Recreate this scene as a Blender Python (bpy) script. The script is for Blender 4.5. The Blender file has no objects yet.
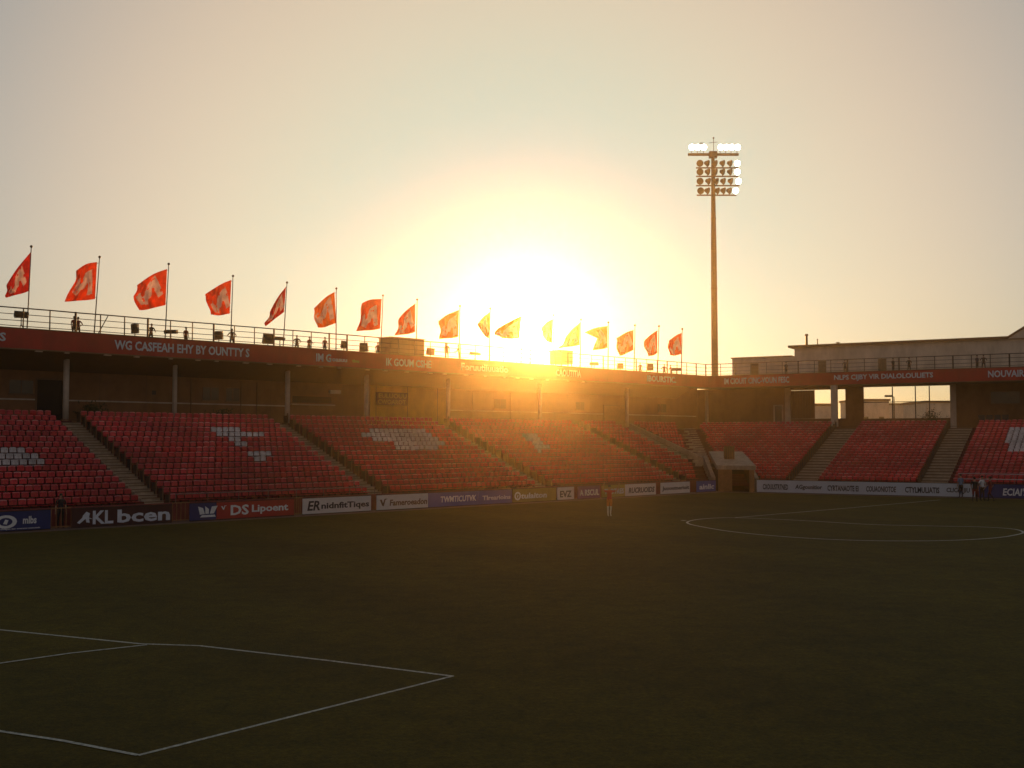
import bpy, bmesh, math, random
from mathutils import Vector, Matrix, noise
random.seed(7)
sc = bpy.context.scene
# ------------------------------------------------------------------ camera
F, HZ, CH = 1110.0, 440.0, 4.8
PITCH = math.atan((HZ-384)/F)
cam_d = bpy.data.cameras.new('camera'); cam = bpy.data.objects.new('camera', cam_d)
sc.collection.objects.link(cam); sc.camera = cam
cam.location = (0, 0, CH); cam.rotation_euler = (math.pi/2+PITCH, 0, 0)
cam_d.sensor_width = 36; cam_d.lens = F/1024*36; cam_d.clip_start = 0.1; cam_d.clip_end = 6000
# ------------------------------------------------------------------ sky, sun, exposure
SUN_PX = (527, 327)
SUN_AZ = math.atan((SUN_PX[0]-512)/F); SUN_EL = math.atan((HZ-SUN_PX[1])/F)
S = Vector((math.sin(SUN_AZ)*math.cos(SUN_EL), math.cos(SUN_AZ)*math.cos(SUN_EL), math.sin(SUN_EL)))
SKY_FIT = [(.40, .05), (.40, .136), (.50, .163)]
BACK_SKY = (-.1, (3.2, .92, .66))
W = bpy.data.worlds.new('World'); sc.world = W; W.use_nodes = True
nt = W.node_tree; nt.nodes.clear()
N = nt.nodes.new; LK = nt.links.new
out = N('ShaderNodeOutputWorld'); bg = N('ShaderNodeBackground'); bg.inputs[1].default_value = 0.12
sky = N('ShaderNodeTexSky'); sky.sky_type = 'NISHITA'; sky.sun_disc = False
sky.sun_elevation = SUN_EL; sky.sun_rotation = SUN_AZ
sky.altitude = 100; sky.air_density = 1.0; sky.dust_density = 0.5; sky.ozone_density = 1.0
# film-like shoulder of the evening sky: each channel raised to its own power, then scaled
sep = N('ShaderNodeSeparateColor'); com = N('ShaderNodeCombineColor'); LK(sky.outputs[0], sep.inputs[0])
for i, (pw_, k_) in enumerate(SKY_FIT):
    p1 = N('ShaderNodeMath'); p1.operation = 'POWER'; p1.inputs[1].default_value = pw_; LK(sep.outputs[i], p1.inputs[0])
    p2 = N('ShaderNodeMath'); p2.operation = 'MULTIPLY'; p2.inputs[1].default_value = k_/0.12; LK(p1.outputs[0], p2.inputs[0]); LK(p2.outputs[0], com.inputs[i])
# bright evening aureole of the low sun, part of the sky itself
tc = N('ShaderNodeTexCoord'); dot = N('ShaderNodeVectorMath'); dot.operation = 'DOT_PRODUCT'
nrm = N('ShaderNodeVectorMath'); nrm.operation = 'NORMALIZE'
LK(tc.outputs['Generated'], nrm.inputs[0]); LK(nrm.outputs[0], dot.inputs[0]); dot.inputs[1].default_value = S
acc = None
AUREOLE = [(10, 1/.12, (1.32, .685, .215)), (40, 1/.12, (-1.54, -.45, .0)), (150, 1/.12, (-.15, -.40, .0)), (900, 3.0, (1.0, 0.88, 0.66)), (6000, 40.0, (1.0, 0.9, 0.75))]
clampn = N('ShaderNodeMath'); clampn.operation = 'MAXIMUM'; clampn.inputs[1].default_value = 0.0
LK(dot.outputs['Value'], clampn.inputs[0])
last = com.outputs[0]
for p_, a_, c_ in AUREOLE:
    pw = N('ShaderNodeMath'); pw.operation = 'POWER'; pw.inputs[1].default_value = p_; LK(clampn.outputs[0], pw.inputs[0])
    sc_ = N('ShaderNodeVectorMath'); sc_.operation = 'SCALE'; sc_.inputs[0].default_value = [a_*k for k in c_]; LK(pw.outputs[0], sc_.inputs['Scale'])
    ad = N('ShaderNodeVectorMath'); ad.operation = 'ADD'; LK(last, ad.inputs[0]); LK(sc_.outputs[0], ad.inputs[1]); last = ad.outputs[0]
mxn = N('ShaderNodeVectorMath'); mxn.operation = 'MAXIMUM'; mxn.inputs[1].default_value = (0, 0, 0); LK(last, mxn.inputs[0])
# sky away from the low sun is hand-tinted to set the light in shade
fall = N('ShaderNodeMapRange'); fall.interpolation_type = 'SMOOTHSTEP'; fall.inputs[1].default_value = BACK_SKY[0]; fall.inputs[2].default_value = .90
LK(dot.outputs['Value'], fall.inputs[0]); fcol = N('ShaderNodeMix'); fcol.data_type = 'RGBA'; fcol.inputs[6].default_value = (*BACK_SKY[1], 1); fcol.inputs[7].default_value = (1, 1, 1, 1)
LK(fall.outputs[0], fcol.inputs[0]); fsc = N('ShaderNodeVectorMath'); fsc.operation = 'MULTIPLY'; LK(mxn.outputs[0], fsc.inputs[0]); LK(fcol.outputs[2], fsc.inputs[1])
LK(fsc.outputs[0], bg.inputs[0]); LK(bg.outputs[0], out.inputs[0])
ld = bpy.data.lights.new('sun', 'SUN'); ld.energy = 4.3; ld.angle = math.radians(0.6); ld.color = (1.0, 0.46, 0.12)
lo = bpy.data.objects.new('sun', ld); sc.collection.objects.link(lo)
lo.rotation_euler = (-S).to_track_quat('-Z', 'Y').to_euler(); lo.location = (0, 60, 80)
sc.view_settings.view_transform = 'Standard'; sc.view_settings.look = 'None'
sc.view_settings.exposure = 0.0; sc.view_settings.gamma = 1; sc.view_settings.use_curve_mapping = False
sc.cycles.use_denoising = True; sc.cycles.max_bounces = 6; sc.cycles.volume_bounces = 0
sc.cycles.diffuse_bounces = 3; sc.cycles.transparent_max_bounces = 16
HAZE_DENSITY, HAZE_G = 0.00048, 0.935

# ------------------------------------------------------------------ helpers
C = sc.collection
def V(*a): return Vector(a)
def lin(h):
    h = h.lstrip('#'); r = []
    for i in (0, 2, 4):
        v = int(h[i:i+2], 16)/255; r.append(v/12.92 if v <= .04045 else ((v+.055)/1.055)**2.4)
    return (*r, 1)
MATS = {}
def mat(name, col, rough=0.7, metal=0.0, var=0.15, scale=3.0, bump=0.0, spec=0.5, emit=None, coords='Object'):
    if name in MATS: return MATS[name]
    m = bpy.data.materials.new(name); m.use_nodes = True; n = m.node_tree; b = n.nodes['Principled BSDF']
    b.inputs['Roughness'].default_value = rough; b.inputs['Metallic'].default_value = metal
    b.inputs['Specular IOR Level'].default_value = spec
    col = tuple(col[:3])
    t = n.nodes.new('ShaderNodeTexCoord'); nz = n.nodes.new('ShaderNodeTexNoise'); nz.inputs['Scale'].default_value = scale
    nz.inputs['Detail'].default_value = 6; nz.inputs['Roughness'].default_value = 0.62
    n.links.new(t.outputs[coords], nz.inputs['Vector'])
    r = n.nodes.new('ShaderNodeValToRGB'); r.color_ramp.elements[0].position = 0.3; r.color_ramp.elements[1].position = 0.7
    r.color_ramp.elements[0].color = tuple(max(0, k*(1-var)) for k in col)+(1,)
    r.color_ramp.elements[1].color = tuple(min(1, k*(1+var)) for k in col)+(1,)
    n.links.new(nz.outputs['Fac'], r.inputs[0]); n.links.new(r.outputs[0], b.inputs['Base Color'])
    if bump:
        bp = n.nodes.new('ShaderNodeBump'); bp.inputs['Strength'].default_value = bump; bp.inputs['Distance'].default_value = 0.02
        n.links.new(nz.outputs['Fac'], bp.inputs['Height']); n.links.new(bp.outputs[0], b.inputs['Normal'])
    if emit:
        b.inputs['Emission Color'].default_value = (*emit[0], 1); b.inputs['Emission Strength'].default_value = emit[1]
    MATS[name] = m; return m

def add_random(m, lo=.84, hi=1.16, big=.22):
    n = m.node_tree; b = n.nodes['Principled BSDF']; src = b.inputs['Base Color'].links[0].from_socket
    oi = n.nodes.new('ShaderNodeObjectInfo'); mr = n.nodes.new('ShaderNodeMapRange'); mr.inputs[3].default_value = lo; mr.inputs[4].default_value = hi
    n.links.new(oi.outputs['Random'], mr.inputs[0])
    ge = n.nodes.new('ShaderNodeNewGeometry'); wn = n.nodes.new('ShaderNodeTexNoise'); wn.inputs['Scale'].default_value = .22; wn.inputs['Detail'].default_value = 4
    n.links.new(ge.outputs['Position'], wn.inputs[0]); m2 = n.nodes.new('ShaderNodeMapRange'); m2.inputs[1].default_value = .35; m2.inputs[2].default_value = .65; m2.inputs[3].default_value = 1-big; m2.inputs[4].default_value = 1+big
    n.links.new(wn.outputs['Fac'], m2.inputs[0]); mu = n.nodes.new('ShaderNodeMath'); mu.operation = 'MULTIPLY'; n.links.new(mr.outputs[0], mu.inputs[0]); n.links.new(m2.outputs[0], mu.inputs[1])
    vs = n.nodes.new('ShaderNodeVectorMath'); vs.operation = 'SCALE'; n.links.new(src, vs.inputs[0]); n.links.new(mu.outputs[0], vs.inputs['Scale']); n.links.new(vs.outputs[0], b.inputs['Base Color'])
def streaks(m, amt=.15, sx=.7, sz=.25):
    n = m.node_tree; b = n.nodes['Principled BSDF']; src = b.inputs['Base Color'].links[0].from_socket
    ge = n.nodes.new('ShaderNodeNewGeometry'); mp = n.nodes.new('ShaderNodeMapping'); mp.inputs['Scale'].default_value = (sx, sx, sz); wn = n.nodes.new('ShaderNodeTexNoise'); wn.inputs['Scale'].default_value = 1; wn.inputs['Detail'].default_value = 7; wn.inputs['Roughness'].default_value = .7
    n.links.new(ge.outputs['Position'], mp.inputs[0]); n.links.new(mp.outputs[0], wn.inputs[0]); m2 = n.nodes.new('ShaderNodeMapRange'); m2.inputs[1].default_value = .38; m2.inputs[2].default_value = .6; m2.inputs[3].default_value = 1-amt; m2.inputs[4].default_value = 1.1
    n.links.new(wn.outputs['Fac'], m2.inputs[0]); vs = n.nodes.new('ShaderNodeVectorMath'); vs.operation = 'SCALE'; n.links.new(src, vs.inputs[0]); n.links.new(m2.outputs[0], vs.inputs['Scale']); n.links.new(vs.outputs[0], b.inputs['Base Color'])
class MB:
    def __init__(s): s.v = []; s.f = []; s.m = []
    def add(s, vs, fs, mi=0):
        o = len(s.v); s.v += [tuple(v) for v in vs]; s.f += [tuple(i+o for i in f) for f in fs]; s.m += [mi]*len(fs)
    def box(s, o, ax, ay, az, mi=0):      # corner + three edge vectors
        o, ax, ay, az = map(Vector, (o, ax, ay, az))
        vs = [o, o+ax, o+ax+ay, o+ay, o+az, o+ax+az, o+ax+ay+az, o+ay+az]
        s.add(vs, [(0,3,2,1),(4,5,6,7),(0,1,5,4),(1,2,6,5),(2,3,7,6),(3,0,4,7)], mi)
    def cbox(s, c, sx, sy, sz, mi=0, rz=0, tilt=0):
        M = Matrix.Rotation(rz, 3, 'Z') @ Matrix.Rotation(tilt, 3, 'X')
        ax, ay, az = M @ V(sx,0,0), M @ V(0,sy,0), M @ V(0,0,sz)
        s.box(Vector(c)-ax/2-ay/2-az/2, ax, ay, az, mi)
    def bar(s, a, b, w, h=None, mi=0):     # rectangular bar from a to b
        a, b = Vector(a), Vector(b); d = (b-a); h = h or w
        up = V(0,0,1) if abs(d.normalized().z) < .95 else V(0,1,0)
        x = d.cross(up).normalized()*w; y = x.cross(d).normalized()*h
        s.box(a-x/2-y/2, d, x, y, mi)
    def tube(s, a, b, r0, r1=None, n=10, mi=0, cap=True):
        a, b = Vector(a), Vector(b); r1 = r0 if r1 is None else r1; d = (b-a).normalized()
        x = d.orthogonal().normalized(); y = d.cross(x)
        vs = [a+(x*math.cos(t)+y*math.sin(t))*r0 for t in (2*math.pi*k/n for k in range(n))]
        vs += [b+(x*math.cos(t)+y*math.sin(t))*r1 for t in (2*math.pi*k/n for k in range(n))]
        fs = [(k, (k+1)%n, n+(k+1)%n, n+k) for k in range(n)]
        if cap: fs += [tuple(range(n))[::-1], tuple(range(n, 2*n))]
        s.add(vs, fs, mi)
    def ball(s, c, r, sx=1, sy=1, sz=1, nu=10, nv=7, mi=0):
        c = Vector(c); vs = [c+V(0,0,-r*sz)]
        for j in range(1, nv):
            t = -math.pi/2+math.pi*j/nv
            for i in range(nu):
                p = 2*math.pi*i/nu; vs.append(c+V(r*sx*math.cos(t)*math.cos(p), r*sy*math.cos(t)*math.sin(p), r*sz*math.sin(t)))
        vs.append(c+V(0,0,r*sz)); fs = [(0, 1+(i+1)%nu, 1+i) for i in range(nu)]
        for j in range(nv-2):
            b = 1+j*nu; fs += [(b+i, b+(i+1)%nu, b+nu+(i+1)%nu, b+nu+i) for i in range(nu)]
        b = 1+(nv-2)*nu; fs += [(b+i, b+(i+1)%nu, len(vs)-1) for i in range(nu)]
        s.add(vs, fs, mi)
    def build(s, name, mats, parent=None, smooth=False, origin=None):
        me = bpy.data.meshes.new(name)
        o = Vector(origin) if origin is not None else V(0,0,0)
        if parent is not None and origin is None: o = Vector(parent.location)
        me.from_pydata([Vector(v)-o for v in s.v], [], s.f)
        if not isinstance(mats, (list, tuple)): mats = [mats]
        for m in mats: me.materials.append(m)
        me.polygons.foreach_set('material_index', s.m)
        if smooth: me.polygons.foreach_set('use_smooth', [True]*len(s.f))
        me.update()
        ob = bpy.data.objects.new(name, me); C.objects.link(ob)
        if parent is not None:
            ob.parent = parent
            if origin is not None: ob.location = o-Vector(parent.location)
            if parent.parent is not None and origin is None:   # sub-part: parent's own origin
                pass
        else: ob.location = o
        return ob
def thing(name, label, cat, loc=(0,0,0), group=None):
    o = bpy.data.objects.new(name, None); C.objects.link(o); o.location = loc; o.empty_display_size = .3
    o['label'] = label; o['category'] = cat
    if group: o['group'] = group
    return o
def tag(o, label=None, cat=None, group=None, kind=None):
    if label: o['label'] = label
    if cat: o['category'] = cat
    if group: o['group'] = group
    if kind: o['kind'] = kind
    return o
def sub(mb, name, mats, part, smooth=False):    # sub-part under a part built in world coordinates
    root = part.parent; me_o = mb.build(name, mats, None, smooth, origin=None)
    off = Vector(root.location)+Vector(part.location)
    for v in me_o.data.vertices: v.co -= off
    me_o.parent = part; return me_o

# stand frames: s runs along the advertising boards, o is the distance behind them
uL, nL = V(1,1,0).normalized(), V(-1,1,0).normalized(); PL = nL*84.6/math.sqrt(2)
uR, nR = V(.8660254,-.5,0), V(.5,.8660254,0); PR = nR*99.45
def L(s, o, z=0): p = PL+uL*s+nL*o; return V(p.x, p.y, z)
def R(s, o, z=0): p = PR+uR*s+nR*o; return V(p.x, p.y, z)
CM = Matrix.Rotation(math.pi/2+PITCH, 3, 'X')
def ray(px, py): return (CM @ V((px-512)/F, -(py-384)/F, -1)).normalized()
def on_z(px, py, z=0): d = ray(px, py); t = (z-CH)/d.z; return V(0,0,CH)+d*t
def on_plane(px, py, P, n, o): d = ray(px, py); t = (P.dot(n)+o)/d.dot(n); return V(0,0,CH)+d*t
def onL(px, py, o): return on_plane(px, py, PL, nL, o)
def onR(px, py, o): return on_plane(px, py, PR, nR, o)
def sL(px, o, py=440): return (onL(px, py, o)-PL).dot(uL)
def sR(px, o, py=440): return (onR(px, py, o)-PR).dot(uR)
def proj(p):
    q = CM.transposed() @ (Vector(p)-V(0,0,CH)); return 512+F*q.x/-q.z, 384-F*q.y/-q.z
def at_depth(px, py, y): d = ray(px, py); return V(0,0,CH)+d*(y/d.y)
def isect(P1, n1, o1, P2, n2, o2):
    a, b = P1.dot(n1)+o1, P2.dot(n2)+o2; det = n1.x*n2.y-n1.y*n2.x
    return V((a*n2.y-b*n1.y)/det, (n1.x*b-n2.x*a)/det, 0)
def corner(oL, oR): return isect(PL, nL, oL, PR, nR, oR)

def text_obj(s, p0, u, w, h, m, name, parent, depth=.012, n=None, shear=0.0):
    """lettering fitted to a width and a height, standing at p0 (lower left), running along u"""
    cu = bpy.data.curves.new('lettering', 'FONT'); cu.body = s; cu.extrude = .01; cu.resolution_u = 2; cu.shear = shear; cu.offset = 0.028
    t = bpy.data.objects.new('lettering', cu); C.objects.link(t)
    dg = bpy.context.evaluated_depsgraph_get(); me = bpy.data.meshes.new_from_object(t.evaluated_get(dg))
    C.objects.unlink(t); bpy.data.objects.remove(t)
    xs = [v.co.x for v in me.vertices]; ys = [v.co.y for v in me.vertices]; x0, x1, y0, y1 = min(xs), max(xs), min(ys), max(ys)
    nn = n if n is not None else V(u.y, -u.x, 0)
    mb = MB(); vs = []
    for v in me.vertices:
        vs.append(Vector(p0)+u*((v.co.x-x0)/(x1-x0)*w)+V(0,0,1)*((v.co.y-y0)/(y1-y0)*h)+nn*(depth if v.co.z > 0 else 0.001))
    mb.add(vs, [tuple(p.vertices) for p in me.polygons])
    bpy.data.meshes.remove(me)
    return mb

# ------------------------------------------------------------------ materials
def grass_material():
    m = bpy.data.materials.new('pitch_grass'); m.use_nodes = True; n = m.node_tree; b = n.nodes['Principled BSDF']
    A = n.nodes.new; K = n.links.new
    t = A('ShaderNodeTexCoord')
    n1 = A('ShaderNodeTexNoise'); n1.inputs['Scale'].default_value = .09; n1.inputs['Detail'].default_value = 5
    n2 = A('ShaderNodeTexNoise'); n2.inputs['Scale'].default_value = 9; n2.inputs['Detail'].default_value = 8; n2.inputs['Roughness'].default_value = .75
    mp = A('ShaderNodeMapping'); mp.inputs['Rotation'].default_value = (0,0,math.radians(-38)); K(t.outputs['Object'], mp.inputs[0])
    wv = A('ShaderNodeTexWave'); wv.inputs['Scale'].default_value = .055; wv.inputs['Distortion'].default_value = .25; wv.inputs['Detail'].default_value = 1; K(mp.outputs[0], wv.inputs[0])
    K(t.outputs['Object'], n1.inputs[0]); K(t.outputs['Object'], n2.inputs[0])
    r = A('ShaderNodeValToRGB'); e = r.color_ramp.elements
    e[0].position = .25; e[0].color = (.030,.023,.001,1); e[1].position = .8; e[1].color = (.125,.090,.003,1)
    K(n2.outputs['Fac'], r.inputs[0])
    def mix(a, col, fac, lo, hi):
        mr = A('ShaderNodeMapRange'); mr.inputs[3].default_value = lo; mr.inputs[4].default_value = hi; mr.inputs[1].default_value = .3; mr.inputs[2].default_value = .7
        K(fac, mr.inputs[0]); mx = A('ShaderNodeMix'); mx.data_type = 'RGBA'; mx.blend_type = 'MULTIPLY'; mx.inputs[0].default_value = 1
        cb = A('ShaderNodeCombineColor'); [K(mr.outputs[0], cb.inputs[i]) for i in range(3)]
        K(a, mx.inputs[6]); K(cb.outputs[0], mx.inputs[7]); return mx.outputs[2]
    c = mix(r.outputs[0], None, n1.outputs['Fac'], .8, 1.25); c = mix(c, None, wv.outputs['Fac'], .96, 1.05)
    n4 = A('ShaderNodeTexNoise'); n4.inputs['Scale'].default_value = 1.3; n4.inputs['Detail'].default_value = 9; n4.inputs['Roughness'].default_value = .8; K(t.outputs['Object'], n4.inputs[0]); c = mix(c, None, n4.outputs['Fac'], .62, 1.4)
    K(c, b.inputs['Base Color']); b.inputs['Roughness'].default_value = .9; b.inputs['Specular IOR Level'].default_value = .15
    bp = A('ShaderNodeBump'); bp.inputs['Strength'].default_value = .9; bp.inputs['Distance'].default_value = .05
    n3 = A('ShaderNodeTexNoise'); n3.inputs['Scale'].default_value = 28; n3.inputs['Detail'].default_value = 6; K(t.outputs['Object'], n3.inputs[0])
    K(n3.outputs['Fac'], bp.inputs['Height']); K(bp.outputs[0], b.inputs['Normal'])
    return m
M_grass = grass_material()
M_earth = mat('dry_ground', (.16,.13,.09), .95, scale=.4, var=.3)
M_line = mat('line_paint', (.40,.39,.33), .8, scale=11, var=.55)
M_track = mat('perimeter_track', (.13,.07,.05), .9, scale=2, var=.25, bump=.3)
M_conc = mat('terrace_concrete', (.13,.032,.03), .9, scale=1.2, var=.3, bump=.2)
M_aisle = mat('aisle_concrete', (.38,.30,.22), .9, scale=2.0, var=.25, bump=.2)
M_frontwall = mat('front_wall_red_paint', (.22,.045,.04), .75, scale=1.5, var=.25)
M_seat = mat('red_seat_plastic', (.47,.010,.020), .38, scale=3.1, var=.22)
M_seat_p = mat('faded_red_seat_plastic', (.51,.03,.042), .45, scale=3.1, var=.22)
M_rim = mat('seat_rim_painted_glint', (.60,.13,.14), .35, scale=.9, var=.35)  # paler rim colour paints in the glint along each seat top
M_rim2 = mat('faded_seat_rim_painted_glint', (.66,.26,.26), .35, scale=.9, var=.35)  # same painted glint, for the faded seats
M_white = mat('white_seat_plastic', (.52,.48,.50), .42, scale=3.0, var=.3)
M_fascia = mat('fascia_red', (.38,.005,.008), .6, scale=.6, var=.18)
M_wall = mat('tan_render_wall', (.22,.11,.05), .9, scale=1.1, var=.16, bump=.2)
M_ywall = mat('yellow_wall_paint', (.60,.35,.04), .85, scale=1.1, var=.12)
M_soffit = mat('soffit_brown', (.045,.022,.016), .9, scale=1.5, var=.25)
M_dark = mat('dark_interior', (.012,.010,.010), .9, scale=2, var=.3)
M_pale = mat('pale_column_paint', (.55,.48,.40), .8, scale=2, var=.15)
M_bldg = mat('pale_building_render', (.62,.55,.47), .9, scale=.5, var=.12, bump=.1)
M_trim = mat('brown_trim', (.16,.09,.05), .8, scale=1, var=.2)
M_steel = mat('weathered_steel', (.045,.032,.03), .5, .5, scale=5, var=.25)
M_pole = mat('pole_metal', (.22,.18,.16), .45, .6, scale=4, var=.2)
M_black = mat('black_plastic', (.015,.015,.018), .5, scale=5, var=.3)
M_end = mat('dark_end_panel', (.035,.022,.02), .7, scale=4, var=.3)
M_letter = mat('pale_blue_letters', (.62,.68,.80), .6, scale=3, var=.12)
M_wlet = mat('white_letters', (.75,.78,.82), .6, scale=3, var=.1)
M_dlet = mat('dark_letters', (.03,.03,.045), .6, scale=3, var=.2)
M_navy = mat('navy_board', (.022,.035,.16), .55, scale=1.2, var=.15)
M_blue = mat('violet_blue_board', (.10,.11,.36), .55, scale=1.2, var=.15)
M_redb = mat('red_board', (.42,.035,.03), .55, scale=1.2, var=.15)
M_marb = mat('maroon_board', (.055,.014,.016), .6, scale=1.2, var=.2)
M_whb = mat('white_board', (.66,.66,.68), .55, scale=1.2, var=.08)
M_pblue = mat('pale_blue_board', (.50,.56,.66), .55, scale=.5, var=.08)
M_olive = mat('olive_board', (.30,.25,.07), .6, scale=1.2, var=.2)
M_purp = mat('purple_board', (.14,.05,.20), .6, scale=1.2, var=.2)
M_wood = mat('brown_wood', (.30,.15,.06), .7, scale=2, var=.25)
M_skin = mat('skin', (.42,.24,.16), .6, scale=6, var=.08)
M_hair = mat('dark_hair', (.02,.014,.01), .7, scale=20, var=.3)
M_leaf = mat('shrub_leaf', (.03,.045,.015), .7, scale=4, var=.4)
M_glass = mat('dark_window_glass', (.05,.045,.04), .15, scale=1, var=.2)
for q_ in (M_seat, M_seat_p, M_rim, M_rim2, M_white): add_random(q_)
for q_ in (M_wall, M_ywall, M_bldg, M_fascia, M_frontwall, M_aisle, M_pale): streaks(q_)
def cloth_mat(name, col, tr):
    m = bpy.data.materials.new(name); m.use_nodes = True; n = m.node_tree; b = n.nodes['Principled BSDF']; o = n.nodes['Material Output']
    A = n.nodes.new; t = A('ShaderNodeTexCoord'); nz = A('ShaderNodeTexNoise'); nz.inputs['Scale'].default_value = 2.2; nz.inputs['Detail'].default_value = 5
    n.links.new(t.outputs['Object'], nz.inputs[0]); r = A('ShaderNodeValToRGB')
    r.color_ramp.elements[0].color = tuple(k*.8 for k in col)+(1,); r.color_ramp.elements[1].color = tuple(min(1,k*1.15) for k in col)+(1,)
    r.color_ramp.elements[0].position = .35; r.color_ramp.elements[1].position = .65
    n.links.new(nz.outputs['Fac'], r.inputs[0]); n.links.new(r.outputs[0], b.inputs['Base Color']); b.inputs['Roughness'].default_value = .8
    tl = A('ShaderNodeBsdfTranslucent'); n.links.new(r.outputs[0], tl.inputs[0]); mx = A('ShaderNodeMixShader'); mx.inputs[0].default_value = tr
    n.links.new(b.outputs[0], mx.inputs[1]); n.links.new(tl.outputs[0], mx.inputs[2]); n.links.new(mx.outputs[0], o.inputs[0]); return m
M_flag = cloth_mat('flag_red_cloth', (.95,.21,.035), .66)
M_flag_dark = cloth_mat('flag_dark_red_cloth', (.80,.07,.03), .55)
M_flag_amber = cloth_mat('flag_amber_cloth', (.96,.36,.05), .7)
M_femb = cloth_mat('flag_pale_print', (.90,.74,.72), .55)

# ------------------------------------------------------------------ ground
g = MB(); g.box((-1500,-1500,-.6), (3000,0,0), (0,3000,0), (0,0,.6))
tag(g.build('ground', M_earth), kind='structure')
cB = corner(0, 0)
def corner_pt(oL, oR, z): c = corner(oL, oR); return V(c.x, c.y, z)
pit = MB()
a, b, c = L(-60, -1.1, .004), corner_pt(-1.1, -1.1, .004), R(45, -1.1, .004)
pit.add([a, b, c, V(c.x-35, -60, .004), V(a.x+20, -60, .004)], [(4,3,2,1,0)])
tag(pit.build('pitch', M_grass), kind='structure')
trk = MB()
tz = .004
trk.add([L(-60,-1.1,tz), corner_pt(-1.1,-1.1,tz), R(45,-1.1,tz), R(45,1.2,tz), corner_pt(1.2,1.2,tz), L(-60,1.2,tz)], [(5,4,1,0), (4,3,2,1)])
tag(trk.build('perimeter_path', M_track), kind='structure')
def strip(pts, w, z=.008):
    mb = MB(); n = len(pts); l, r = [], []
    for i, p in enumerate(pts):
        d = (pts[min(i+1,n-1)]-pts[max(i-1,0)]); d.z = 0; d.normalize(); q = V(-d.y, d.x, 0)*w/2
        l.append(V(p.x+q.x, p.y+q.y, z)); r.append(V(p.x-q.x, p.y-q.y, z))
    mb.add(l+r, [(i, n+i, n+i+1, i+1) for i in range(n-1)]); return mb
def px_line(pl, w, k=8, z=.008):
    pts = []
    for (a, b) in zip(pl[:-1], pl[1:]):
        pts += [on_z(a[0]+(b[0]-a[0])*i/k, a[1]+(b[1]-a[1])*i/k) for i in range(k)]
    pts.append(on_z(*pl[-1])); return strip(pts, w, z)
tag(px_line([(-60,624),(0,630),(140,644),(200,646),(330,661),(453,676.5)], .10, z=.008).build('line_marking', M_line), kind='structure')
tag(px_line([(453,676.5),(296,716),(138,756)], .085, z=.012).build('line_marking', M_line), kind='structure')
tag(px_line([(138,756),(60,741),(0,732),(-50,724)], .085, z=.016).build('line_marking', M_line), kind='structure')
tag(px_line([(-40,670),(0,664),(70,654),(147,645.5)], .10, z=.020).build('line_marking', M_line), kind='structure')
# centre circle: its oval seen from the stand
ell = [(688,523.5),(700,526.5),(730,531.5),(775,536),(830,539.5),(890,541),(950,540.5),(995,538),(1018,534.5),(1023,532),(1012,529),(980,527),(930,526),(870,524.5),(800,520.5),(735,517.8),(705,518.8),(690,521),(688,523.5)]
def smooth_closed(pl, k=5):
    o = []; n = len(pl)-1
    for i in range(n):
        p0, p1, p2, p3 = pl[(i-1)%n], pl[i], pl[(i+1)%n], pl[(i+2)%n]
        for j in range(k):
            t = j/k; o.append(tuple(.5*((2*p1[q])+(-p0[q]+p2[q])*t+(2*p0[q]-5*p1[q]+4*p2[q]-p3[q])*t*t+(-p0[q]+3*p1[q]-3*p2[q]+p3[q])*t**3) for q in (0,1)))
    o.append(o[0]); return o
tag(strip([on_z(*p) for p in smooth_closed(ell)], .14, .008).build('line_marking', M_line), kind='structure')
tag(px_line([(735,517.8),(850,508),(940,500)], .12, z=.012).build('line_marking', M_line), kind='structure')
tag(px_line([(681,520.5),(686,521)], .2, k=2, z=.02).build('line_marking', M_line), kind='structure')

# ------------------------------------------------------------------ terraces
Z0, ZT = .76, 6.0
NL_, NR_ = 16, 22
OL0, OL1, OR0, OR1 = 2.0, 15.5, 2.0, 20.0
S_L0, S_R1 = 12.0, 6.0
MB0, MB1 = corner(OL0, OR0), corner(OL1, OR1)
mdir = (MB1-MB0).normalized(); mn = V(-mdir.y, mdir.x, 0)   # mitre direction, mn points to the left stand
AW = 1.1                                                     # half width of the corner aisle
def mitre_sL(o, shift=0):   # s where row at offset o meets the corner aisle
    f = (o-OL0)/(OL1-OL0); p = MB0+(MB1-MB0)*f; return (p-PL).dot(uL)-shift/abs(uL.dot(mn))
def mitre_sR(o, shift=0):
    f = (o-OR0)/(OR1-OR0); p = MB0+(MB1-MB0)*f; return (p-PR).dot(uR)+shift/abs(uR.dot(mn))
pL_, pR_ = (OL1-OL0)/NL_, (OR1-OR0)/NR_
rL_, rR_ = (ZT-Z0)/(NL_-1), (ZT-Z0)/(NR_-1)
aislesL = [32.2, 48.9, 65.9, 84.3, 92.0]; aislesR = [-28.0, -16.7]
AH = .62; AHR = 1.1

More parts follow.
